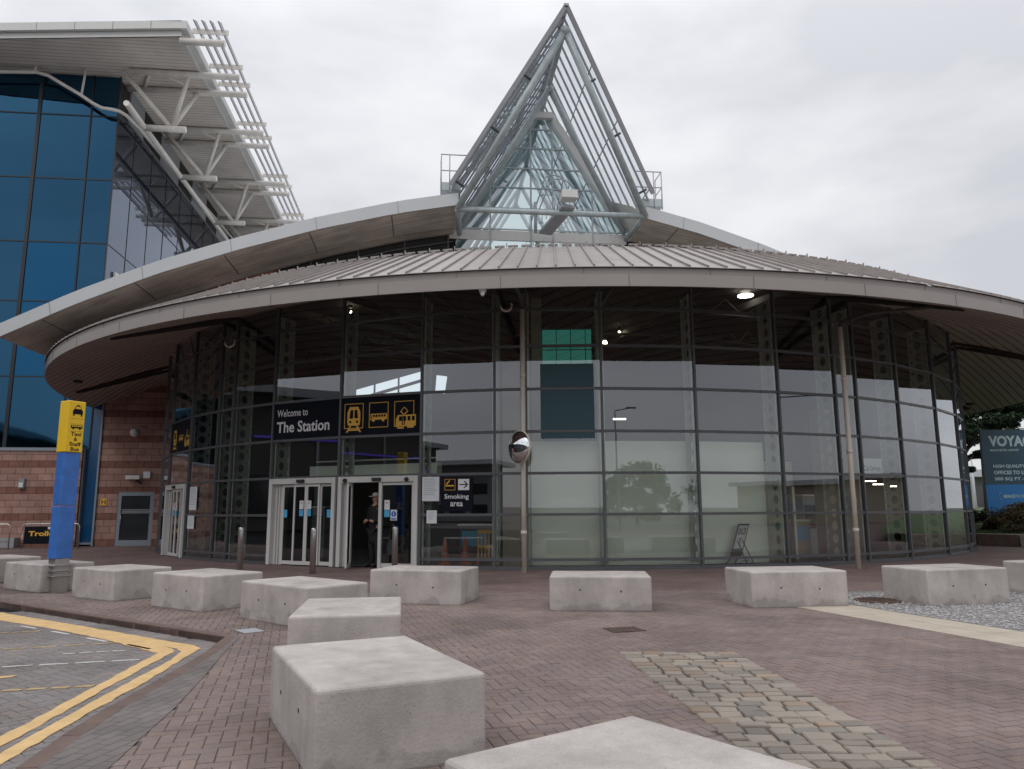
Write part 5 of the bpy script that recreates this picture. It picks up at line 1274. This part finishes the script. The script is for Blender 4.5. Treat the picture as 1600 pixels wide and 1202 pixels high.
# ================================================================ PEOPLE
def skin_figure(name, nodes, edges, root, mname, parent, sub=2):
    """one continuous surface grown around a jointed skeleton"""
    me = bpy.data.meshes.new(name); me.from_pydata([n[0] for n in nodes], edges, [])
    o = bpy.data.objects.new(name, me); COL.objects.link(o)
    md = o.modifiers.new('skin', 'SKIN'); md.use_smooth_shade = True
    for i, n in enumerate(nodes):
        v = me.skin_vertices[0].data[i]; v.radius = (n[1], n[2] if len(n) > 2 else n[1]); v.use_root = (i == root)
    s = o.modifiers.new('sub', 'SUBSURF'); s.levels = sub; s.render_levels = sub
    me.materials.append(M[mname]); o.parent = parent
    return o
def person(x, y, rz, H, lab, arm='phone'):
    rt = thing('person', lab, 'person', (x, y, .01), rz=rz); k = H/1.8
    V = lambda a, b, c: (a*k, b*k, c*k)
    # local: faces -Y ; left/right = +-X
    N = [(V(0, 0, .95), .15*k, .12*k), (V(0, 0, 1.12), .145*k, .11*k), (V(0, .01, 1.32), .17*k, .12*k), (V(0, .01, 1.46), .10*k, .08*k), (V(0, 0, 1.54), .055*k), (V(0, -.01, 1.62), .068*k, .075*k), (V(0, -.012, 1.70), .075*k, .088*k), (V(0, -.005, 1.76), .06*k, .07*k)]
    E = [(i, i+1) for i in range(7)]
    def chain(st, pts):
        i = st
        for p, r_ in pts:
            N.append((p, r_)); E.append((i, len(N)-1)); i = len(N)-1
        return i
    for s in (-1, 1):
        chain(0, [(V(s*.10, 0, .88), .10*k), (V(s*.11, -.01, .5), .07*k), (V(s*.11, .02, .12), .048*k), (V(s*.11, .01, .06), .04*k), (V(s*.12, -.11, .045), .03*k)])
    if arm == 'phone':
        h1 = chain(3, [(V(.19, .01, 1.42), .065*k), (V(.24, .02, 1.14), .05*k), (V(.14, -.20, 1.10), .038*k), (V(.06, -.27, 1.13), .028*k)])
        h2 = chain(3, [(V(-.19, .01, 1.42), .065*k), (V(-.24, .0, 1.14), .05*k), (V(-.17, -.20, 1.06), .038*k), (V(-.08, -.28, 1.10), .028*k)])
        hands = [(V(.04, -.28, 1.13), -1), (V(-.06, -.29, 1.10), 1)]
    else:
        h1 = chain(3, [(V(.19, .01, 1.42), .065*k), (V(.25, .02, 1.14), .05*k), (V(.25, -.02, .92), .038*k), (V(.25, -.03, .85), .028*k)])
        h2 = chain(3, [(V(-.19, .01, 1.42), .065*k), (V(-.25, .02, 1.14), .05*k), (V(-.25, -.03, .92), .038*k), (V(-.25, -.04, .85), .028*k)])
        hands = [(V(.25, -.03, .83), 0), (V(-.25, -.04, .83), 0)]
    skin_figure('body', N, E, 0, 'skin', rt)
    # coat: follows the body, a few millimetres larger
    CN = [(V(0, 0, .52), .20*k, .16*k), (V(0, 0, .95), .18*k, .145*k), (V(0, 0, 1.12), .17*k, .135*k), (V(0, .01, 1.32), .195*k, .14*k), (V(0, .01, 1.475), .10*k, .088*k), (V(0, .005, 1.53), .078*k, .072*k)]
    CE = [(i, i+1) for i in range(5)]
    def ch2(st, pts):
        i = st
        for p, r_ in pts: CN.append((p, r_)); CE.append((i, len(CN)-1)); i = len(CN)-1
    if arm == 'phone':
        ch2(4, [(V(.19, .01, 1.43), .085*k), (V(.24, .02, 1.14), .068*k), (V(.12, -.22, 1.11), .052*k)]); ch2(4, [(V(-.19, .01, 1.43), .085*k), (V(-.24, .0, 1.14), .068*k), (V(-.15, -.22, 1.07), .052*k)])
    else:
        ch2(4, [(V(.19, .01, 1.43), .085*k), (V(.25, .02, 1.14), .068*k), (V(.25, -.02, .92), .052*k)]); ch2(4, [(V(-.19, .01, 1.43), .085*k), (V(-.25, .02, 1.14), .068*k), (V(-.25, -.03, .92), .052*k)])
    skin_figure('coat', CN, CE, 1, 'coat', rt)
    TN = [(V(0, 0, .92), .15*k, .125*k)]; TE = []
    for s in (-1, 1):
        i = 0
        for p, r_ in ((V(s*.10, 0, .84), .115*k), (V(s*.11, -.01, .5), .088*k), (V(s*.11, .02, .07), .075*k)): TN.append((p, r_)); TE.append((i, len(TN)-1)); i = len(TN)-1
    skin_figure('trousers', TN, TE, 0, 'coat', rt)
    for s in (-1, 1): skin_figure('shoe', [(V(s*.11, .06, .06), .062*k, .062*k), (V(s*.12, -.1, .05), .06*k, .05*k), (V(s*.12, -.21, .04), .045*k, .038*k)], [(0, 1), (1, 2)], 0, 'black', rt)
    # fingers
    for (hx, hy, hz), s in hands:
        for f_ in range(5):
            if s: base = Vector((hx-.0, hy-.01, hz+.02-.012*f_)); tip = base+Vector((s*.03, -.045, .0)); e = tip+Vector((s*.03, -.005, .01))
            else: base = Vector((hx-.03+.015*f_, hy, hz)); tip = base+Vector((0, -.01, -.045-.004*(2-abs(f_-2)))); e = tip+Vector((0, .02, -.02))
            skin_figure('finger', [(tuple(base), .011), (tuple(tip), .0095), (tuple(e), .008)], [(0, 1), (1, 2)], 0, 'skin', rt, 1)
    # face: nose, brow, ears, eyes
    f = lambda a, b, c, r_: MB().lathe([(r_*.3, -r_), (r_*.9, -r_*.4), (r_*.9, r_*.4), (r_*.3, r_)], c=V(a, b, c), n=8)
    def add(nm, mb, mt): o = mb.build(nm, M[mt], None, loc=(0, 0, 0)); o.parent = rt; o.location = (0, 0, 0)
    add('nose', f(0, -.10, 1.655, .016*k), 'skin')
    for s in (-1, 1): add('ear', f(s*.078, 0, 1.665, .025*k), 'skin'); add('eye', f(s*.028, -.083, 1.685, .009*k), 'black')
    add('mouth', MB().box(-.025*k, .025*k, -.096*k, -.085*k, 1.612*k, 1.618*k), 'pink')
    return rt, k
rt, k = person(-3.75, 20.95, R(-38), 1.97, 'man in black coat and grey flat cap standing in the open doorway looking left')
o = MB().lathe([(.084*k, 1.71*k), (.092*k, 1.74*k), (.084*k, 1.785*k), (.045*k, 1.81*k)], n=18).box(-.07*k, .07*k, -.17*k, -.07*k, 1.705*k, 1.72*k).build('flat_cap', M['cap'], None, loc=(0, 0, 0)); o.parent = rt; o.location = (0, 0, 0)
skin_figure('beard', [((0, -.075*k, 1.60*k), .035*k, .02*k), ((0, -.08*k, 1.575*k), .025*k, .02*k)], [(0, 1)], 0, 'interior_beam', rt, 1)
rt2, k = person(-3.18, 21.5, R(20), 1.85, 'person in dark clothes inside the door pane, seen behind glass, holding a pale carrier bag', 'down')
o = MB().lathe([(.09*k, 1.66*k), (.10*k, 1.72*k), (.085*k, 1.78*k), (.04*k, 1.80*k)], n=16, c=(0, .012, 0)).build('hair', M['black'], None, loc=(0, 0, 0)); o.parent = rt2; o.location = (0, 0, 0)
bg_ = thing('carrier_bag', 'pale blue white carrier bag hanging from a hand behind the open door pane', 'bag', (-3.36, 21.33, .3))
bx, by = -3.36, 21.33
mb = MB(); mb.prism([(-.10, .30), (.12, .30), (.13, .42), (.10, .68), (.07, .72), (.05, .86), (.03, .86), (.03, .70), (-.03, .70), (-.04, .86), (-.06, .86), (-.07, .70), (-.10, .62), (-.13, .45)], -.05, .05, Matrix(((1, 0, 0, bx), (0, 0, -1, by), (0, 1, 0, 0), (0, 0, 0, 1))))
mb.build('bag_body', M['bag'], bg_, bevel=.02)

# ================================================================ RIGHT BACKGROUND
def leaves(mb, c, rad, n, size, flat=1.0, seed=1, clumps=14):
    rnd = random.Random(seed); cl = []
    for _ in range(clumps):
        d = Vector((rnd.gauss(0, 1), rnd.gauss(0, 1), rnd.gauss(0, 1))).normalized()*rnd.uniform(.35, .95)
        cl.append((Vector((c[0]+d.x*rad[0], c[1]+d.y*rad[1], c[2]+d.z*rad[2])), rnd.uniform(.22, .45)))
    for i in range(n):
        q, f_ = cl[rnd.randrange(len(cl))]
        d = Vector((rnd.gauss(0, 1), rnd.gauss(0, 1), rnd.gauss(0, 1)*flat)).normalized()*(rnd.random()**.4)*f_
        p = q+Vector((d.x*rad[0], d.y*rad[1], d.z*rad[2]))
        a = Vector((rnd.gauss(0, 1), rnd.gauss(0, 1), rnd.gauss(0, .6))).normalized()*size*rnd.uniform(.6, 1.4)
        b = a.cross(Vector((rnd.gauss(0, 1), rnd.gauss(0, 1), rnd.gauss(0, 1)))).normalized()*size*rnd.uniform(.3, .8)
        i0 = len(mb.v); mb.v += [tuple(p-a), tuple(p+b), tuple(p+a), tuple(p-b)]; mb.f.append((i0, i0+1, i0+2, i0+3))
    return mb
def tree(name, lab, cat, p, h, crowns, leafm, size, n, seed, group=None, tr=.25, lean=0):
    o = thing(name, lab, cat, p, group); p = Vector(p); top = p+Vector((lean, 0, h*.75))
    mb = MB(); mb.tube([p, p+Vector((lean*.25, 0, h*.3)), p+Vector((lean*.7, 0, h*.55)), top], tr, 8, r2=tr*.3)
    rnd = random.Random(seed)
    for c, r_ in crowns:
        st = p+(top-p)*rnd.uniform(.45, .95); e = p+Vector(c); md_ = (st+e)/2+Vector((0, 0, .3)); mb.tube([st, md_, e], tr*.35, 6, r2=.03)
        for q in range(3): mb.tube([md_, e+Vector((rnd.uniform(-1, 1)*r_[0]*.7, rnd.uniform(-1, 1)*r_[1]*.7, rnd.uniform(-.4, .5)*r_[2]))], tr*.12, 5, r2=.015)
    mb.build('trunk', M['bark'], o)
    mb = MB()
    for i, (c, r_) in enumerate(crowns): leaves(mb, p+Vector(c), r_, n, size, .7, seed*10+i)
    mb.build('crown', M[leafm], o)
    return o
# lawn and planter kerb blocks
def px2(px, py, Y): return atY(px, py, Y)
mb = MB(); g0 = [(17.4, 32.4), (19.4, 31.4), (20.6, 28.8), (24, 22), (60, 22), (60, 80), (19, 80)]
mb.poly([(17.8, 32.8, .3), (19.5, 31.7, .35), (21.0, 28.9, .35), (25, 21, .35), (60, 21, .6), (60, 45, 1.3), (22, 45, 1.25)]); mb.poly([(22, 45, 1.25), (60, 45, 1.3), (90, 140, 1.6), (20, 140, 1.6)])
tag(mb.build('lawn', M['grass']), kind='structure')
mb = MB()
for i in range(16000):
    t_ = random.random(); x = random.uniform(18.4, 34); yy = random.uniform(26, 46)
    if (x-19.5)*(-2.8)-(yy-31.7)*1.5 > 0: continue
    z = .35+max(0, (yy-31)/14)*.9 if yy > 31 else .35
    hgt = random.uniform(.05, .13); mb.v += [(x-.02, yy, z-.05), (x+.02, yy, z-.05), (x+random.uniform(-.05, .05), yy, z+hgt)]; n0 = len(mb.v)-3; mb.f.append((n0, n0+1, n0+2))
tag(mb.build('grass', M['grass']), kind='stuff')
for i, (x0, y0, x1, y1, mt, lab) in enumerate(((17.75, 31.95, 18.72, 31.55, 'cream_slab', 'pale low concrete wall block right of the glass hall edge'), (18.95, 31.3, 19.72, 29.95, 'kerb', 'dark stained low wall block in the middle below the lawn'), (19.75, 29.85, 20.6, 28.0, 'cream_slab', 'pale low wall block at the right edge below the lawn'), (20.65, 27.9, 21.9, 25.0, 'cream_slab', 'pale low wall block beyond the right edge of the picture'))):
    o = thing('low_wall', lab, 'wall', (x0, y0, 0), 'low wall blocks around the lawn')
    MB().bar((x0, y0, .22), (x1, y1, .22), .35, .46).build('block', M[mt], o, bevel=.02)  # second block is darker on its sides
    MB().bar((x0, y0, .455), (x1, y1, .455), .30, .012).build('top_face', M['cream_slab'], o)
# green bin
b0 = atY(1507, 800, 33.5); bo = thing('grit_bin', 'dark green grit bin behind the low wall at the edge of the glass', 'bin', (b0.x, b0.y, .3))
T = Matrix.Translation((b0.x, b0.y, .3)) @ Matrix.Rotation(R(-20), 4, 'Z')
MB().prism([(-.3, 0), (.3, 0), (.33, .95), (-.33, 1.05)], -.25, .25, T @ Matrix(((1, 0, 0, 0), (0, 0, -1, 0), (0, 1, 0, 0), (0, 0, 0, 1)))).build('bin_body', M['green_bin'], bo, bevel=.03)
MB().box(-.36, .36, -.3, .3, 1.02, 1.12, T).build('lid', M['green_bin'], bo, bevel=.03)
MB().box(-.2, .2, -.262, -.252, .15, .5, T).build('label_plate', M['black'], bo)
# billboard
q0 = atY(1531, 672, 35.0)
bb = thing('billboard', 'large slate and blue advertising board reading VOYAGER, offices to let, behind the bushes', 'billboard', (q0.x, q0.y, 1.0))
TB = Matrix.Translation((q0.x, 35.0, 0)) @ Matrix.Rotation(R(-4), 4, 'Z')
zt = q0.z; zb = 1.15; zm = zt-(zt-zb)*.645
MB().box(0, 6.2, 0, .12, zm, zt, TB).build('upper_panel', M['board_slate'], bb)
MB().box(0, 6.2, .002, .118, zb, zm-.002, TB).build('lower_panel', M['board_blue'], bb)
MB().box(.4, .52, .12, .24, .3, zt-.2, TB).box(5.6, 5.72, .12, .24, .3, zt-.2, TB).build('post', M['grey_frame'], bb)
TF = TB @ Matrix(((1, 0, 0, 0), (0, 0, -1, -.002), (0, 1, 0, 0), (0, 0, 0, 1)))
def bt(s, x, y, h, wd, bold=.02): text_mb(s, wd, h, TF @ Matrix.Translation((x, y, 0)), .003, bold=bold).build('lettering', M['board_text'], bb)
bt('VOYAGER', .33, zt-.78, .50, 2.55, .045)
bt('MANCHESTER AIRPORT', .36, zt-1.0, .10, 1.28, .02)
bt('HIGH QUALITY', .42, zt-1.78, .17, 1.42, .035); bt('OFFICES TO LET', .42, zt-2.06, .17, 1.55, .035); bt('300 SQ FT – 51,000', .42, zt-2.36, .17, 2.15, .035)
bt('MAG', .74, zm-.62, .16, .46, .04); bt('PROPERTY', 1.22, zm-.62, .16, .86, .0); bt('magproperty.co.uk', .66, zm-1.18, .16, 1.55, .01)
mb = MB(); mb.tube([TF @ Vector((.66+.13*cos(t_), zm-.54+.17*sin(t_), .006)) for t_ in [pi*(.55+.9*i/10) for i in range(11)]], .012, 5); mb.build('logo_ring', M['board_text'], bb)
# hedges and bushes
def bush(name, lab, c, r_, n, mt, seed, cat='bush', size=.05):
    o = thing(name, lab, cat, (c[0], c[1], .4)); mb = MB()
    rnd = random.Random(seed)
    for i in range(9): mb.tube([(c[0], c[1], .35), (c[0]+rnd.uniform(-.7, .7)*r_[0], c[1]+rnd.uniform(-.6, .6)*r_[1], c[2]+r_[2]*rnd.uniform(0, .8))], .02, 5, r2=.006)
    mb.build('stems', M['bark'], o)
    leaves(MB(), c, r_, n, size, 1, seed, 40).build('foliage', M[mt], o)
h0 = atY(1512, 800, 37); bush('hedge', 'low brown green hedge left of the advertising board foot', (h0.x, 37, 1.15), (1.5, .7, .5), 7000, 'hedge', 3, 'hedge')
h1 = atY(1588, 805, 32); bush('bush', 'rounded brown green bush in front of the advertising board at the right edge', (h1.x+.3, 32, 1.15), (1.15, .9, .78), 9000, 'bush', 5)
h2 = atY(1548, 822, 33.5); bush('bush', 'small twiggy bush left of the rounded bush', (h2.x, 33.5, .75), (.5, .4, .35), 1400, 'bush', 8)
h3 = atY(1640, 805, 33); bush('bush', 'brown bush beyond the right edge', (h3.x, 33, 1.1), (1.3, .9, .7), 4000, 'bush', 9)
# pine
t0 = atY(1494, 800, 42)
tree('pine_tree', 'dark leaning pine tree between the glass hall and the advertising board', 'pine tree', (t0.x, 42, .9), 7.5,
     [((-.9, 0, 5.6), (1.6, 1.5, 1.0)), ((.9, .3, 5.3), (1.7, 1.5, .8)), ((2.6, -.2, 5.6), (1.5, 1.4, .9)), ((1.2, .5, 6.9), (2.0, 1.6, .9)), ((4.3, .4, 5.7), (1.6, 1.4, .8)), ((0, 0, 4.3), (1.1, 1, .35)), ((2.3, .2, 3.5), (1.1, 1, .35)), ((5.8, .2, 4.9), (1.4, 1.2, .9)), ((.2, .6, 6.3), (1.8, 1.6, 1.1)), ((3.3, 0, 6.6), (1.9, 1.6, 1.0)), ((-1.6, .2, 6.6), (1.4, 1.4, .9)), ((.6, .2, 2.7), (.8, .8, .25))],
     'pine', .09, 6000, 11, tr=.24, lean=.8)
tree('pine_tree', 'second dark pine behind the advertising board at the right edge', 'pine tree', (t0.x+8, 52, .9), 8,
     [((0, 0, 6), (2.2, 2, 1.4)), ((2, 0, 7), (2, 2, 1.3)), ((-2, 0, 5.5), (1.8, 1.6, 1.1))], 'treeleaf', .11, 3000, 17, tr=.25)
# far buildings seen through the gap, and a tree line
fb = thing('far_station_canopy', 'distant white roofed buildings seen between the glass hall and the billboard', 'building', (40, 95, 0))
MB().box(50, 82, 95, 110, 5.3, 6.2).build('roof', M['far_white'], fb)
mb = MB(); [mb.box(x, x+.35, 94.5, 94.9, 0, 5.3) for x in range(51, 82, 3)]; mb.build('columns', M['far_white'], fb)
MB().box(50.5, 81, 98, 99, .0, 5.3).build('wall', M['far_grey'], fb)
mb = MB(); [mb.box(x+.5, x+1.6, 97.96, 97.99, 1.6, 4.2) for x in range(51, 80, 2)]; mb.build('windows', M['dark_glazing'], fb)
for i, x in enumerate((54.5, 58, 61.5)):
    o = thing('far_mast', ['slim white mast far behind the pine, left', 'slim white mast far behind the pine, middle', 'slim white mast far behind the pine, right'][i], 'mast', (x, 90, 0), 'slim white masts in the distance')
    MB().tube([(x, 90, 0), (x, 90, 7.5)], .16, 8, r2=.09).build('pole', M['far_white'], o)
    MB().box(x-.7, x+.7, 89.9, 90.1, 7.4, 7.6).build('crossarm', M['far_white'], o)
for i, (x, y, s_, lab) in enumerate(((95, 125, 1.2, 'distant leafy tree behind the white roofs, right'), (78, 135, 1.1, 'distant leafy tree behind the white roofs, middle'), (64, 140, 1.0, 'distant leafy tree behind the white roofs, left'))):
    tree('far_tree', lab, 'tree', (x, y, 0), 9*s_, [((0, 0, 6*s_), (4*s_, 3*s_, 2.6*s_)), ((3, 0, 5*s_), (3*s_, 3*s_, 2*s_)), ((-3, 0, 5*s_), (3*s_, 3*s_, 2*s_))], 'treeleaf', .3, 1200, 30+i, 'distant trees on the horizon', tr=.3)

# ================================================================ BEHIND THE CAMERA (only seen in the glass)
tb = thing('terminal_building', 'long grey terminal building across the road, mirrored in the glass', 'building', (0, -70, 0))
MB().box(-90, -30, -95, -75, 0, 9).build('wall', M['far_grey'], tb); MB().box(-92, -28, -97, -72, 9, 9.7).build('roof', M['far_white'], tb)
mb = MB(); [mb.box(x, x+3, -74.98, -74.9, z, z+1.7) for x in range(-88, -32, 4) for z in (1.2, 4.6)]; mb.build('windows', M['dark_glazing'], tb)
tree('park_tree', 'dense rounded tree across the road behind the camera', 'tree', (22, -32, 0), 6, [((0, 0, 4.2), (3.2, 3, 2.6)), ((-1.6, 0, 3.0), (2.4, 2, 2.2)), ((1.8, 0, 2.6), (2.4, 2, 2.2)), ((0, 0, 1.8), (3.6, 2, 1.6))], 'treeleaf', .16, 3200, 51, 'trees behind the camera', tr=.2)
tree('park_tree', 'lower twiggy tree farther right behind the camera', 'tree', (33, -40, 0), 5, [((0, 0, 3.4), (3.0, 3, 2.2)), ((3.4, 0, 2.4), (3.4, 2, 1.8))], 'treeleaf', .12, 1200, 52, 'trees behind the camera', tr=.15)
for i, (x, y) in enumerate(((15.5, -18), (7.5, -22))):
    o = thing('street_lamp', ['tall street lamp behind the camera, mirrored at right', 'street lamp behind the camera, mirrored at centre'][i], 'street lamp', (x, y, 0), 'street lamps mirrored in the glass')
    MB().tube([(x, y, -.1), (x, y, 9)], .1, 8, r2=.06).build('pole', M['far_grey'], o)
    MB().tube([(x, y, 9), (x+1.3, y, 9.25)], .05, 6).box(x+1.0, x+1.8, y-.12, y+.12, 9.2, 9.32).build('lamp_head', M['far_grey'], o)

tb = thing('bus_station', 'long dark bus station building across the road to the left, mirrored in the glass', 'building', (-50, -15, 0))
MB().box(-62, -46, -60, 40, 0, 10.5).build('wall', M['interior_beam'], tb); MB().box(-63, -44.5, -61, 41, 10.5, 11.2).build('roof', M['far_grey'], tb)
MB().box(-45.95, -45.8, -58, 22, 7.2, 7.38).build('light_strip', emit('violet_strip_light', (.16, .12, .7), .5), tb)
mb = MB(); [mb.box(-45.98, -45.9, y, y+2.2, 1.0, 4.2) for y in range(-56, 36, 4)]; mb.build('windows', M['dark_glazing'], tb)
mb = MB(); [mb.box(-45.99, -45.85, y, y+.25, 0, 10.5) for y in range(-58, 22, 8)]; mb.build('column', M['far_grey'], tb)
tb = thing('car_hire_office', 'low beige office building across the road to the right, mirrored in the glass', 'building', (62, -10, 0))
MB().box(64, 72, -40, 22, 0, 4.2).build('wall', M['beige'], tb); MB().box(63.4, 73, -41, 23, 4.2, 4.7).build('roof', M['far_white'], tb)
mb = MB(); [mb.box(63.9, 63.98, y, y+3.8, 1.0, 2.6) for y in range(-38, 18, 7)]; mb.build('windows', M['far_grey'], tb)
# fittings inside the right hand bays
T, L = bayT(19.3, 24.2, 15.4)
o = thing('inner_doorway', 'dark doorway in a beige inner wall behind the right hand glass', 'doorway', T @ Vector((L/2, 0, 0)))
MB().box(-.1, .55, 0.02, 2.9, -.12, 0, T).box(1.5, L+.1, .02, 2.9, -.12, 0, T).box(.551, 1.499, 2.15, 2.9, -.12, 0, T).build('wall', M['beige'], o)
MB().box(.55, .62, .02, 2.149, -.14, .03, T).box(1.43, 1.5, .02, 2.149, -.14, .03, T).build('frame', M['partition'], o)
MB().box(.63, 1.42, .02, 2.149, -.35, -.3, T).build('door_panel', M['green_bin'], o)
T, L = bayT(27.7, 33.6, 16.95)
o = thing('cab_sign', 'white inner sign with black words about cab services behind the right hand glass', 'sign', T @ Vector((L/2, 0, 2.5)))
MB().box(.05, 1.35, 2.42, 2.95, -.04, 0, T).build('board', M['paper'], o)
text_mb('Cars Cab Services', 1.15, .16, T @ Matrix.Translation((.14, 2.58, 0)), .004, bold=.02).build('lettering', M['black'], o)
rnd = random.Random(4)
for i, (ph, r_, w_, h_, mt, nm, lab) in enumerate(((29, 14.6, .9, 1.1, 'beige', 'counter', 'beige counter behind the second drainpipe'), (33, 14.2, .7, 1.9, 'far_grey', 'display_rack', 'grey display rack inside the right hand bays'), (37, 14.4, .9, .95, 'sign_yellow', 'yellow_counter', 'yellow counter low inside the right hand glass'),
      (41, 14.8, .8, 2.0, 'far_white', 'poster_stand', 'pale poster stand inside near the right end of the glass'), (-12, 14.8, 1.0, 1.05, 'interior_beam', 'ticket_desk', 'dark ticket desk inside behind the smoking sign'), (-34, 14.8, .6, 1.6, 'far_grey', 'ticket_machine', 'grey ticket machine inside left of the closed door'))):
    T, L = bayT(ph, ph+1, r_); o = thing(nm, lab, nm.replace('_', ' '), T @ Vector((0, 0, 0)))
    MB().box(-w_/2, w_/2, .02, h_, -.5, 0, T).build('body', M[mt], o, bevel=.02)
    MB().box(-w_/2-.05, w_/2+.05, h_, h_+.05, -.55, .05, T).build('top', M['partition'], o)
    MB().box(-w_/2+.08, w_/2-.08, h_*.45, h_*.85, .002, .02, T).build('front_panel', M['interior_dark' if i % 2 else 'cyan'], o)
for i, (px, py, lab) in enumerate(((1375, 757, 'lit strip lamp inside, first from the drainpipe'), (1400, 760, 'lit strip lamp inside, second from the drainpipe'), (1358, 752, 'lit strip lamp inside just right of the drainpipe'))):
    p = atY(px, py, 25.5); o = thing('strip_lamp', lab, 'ceiling lamp', p)
    MB().box(p.x-.22, p.x+.22, p.y-.03, p.y+.03, p.z-.012, p.z+.012).build('tube', M['lamp_on'], o)
    MB().box(p.x-.25, p.x+.25, p.y-.05, p.y+.05, p.z+.014, p.z+.05).build('housing', M['interior_beam'], o)
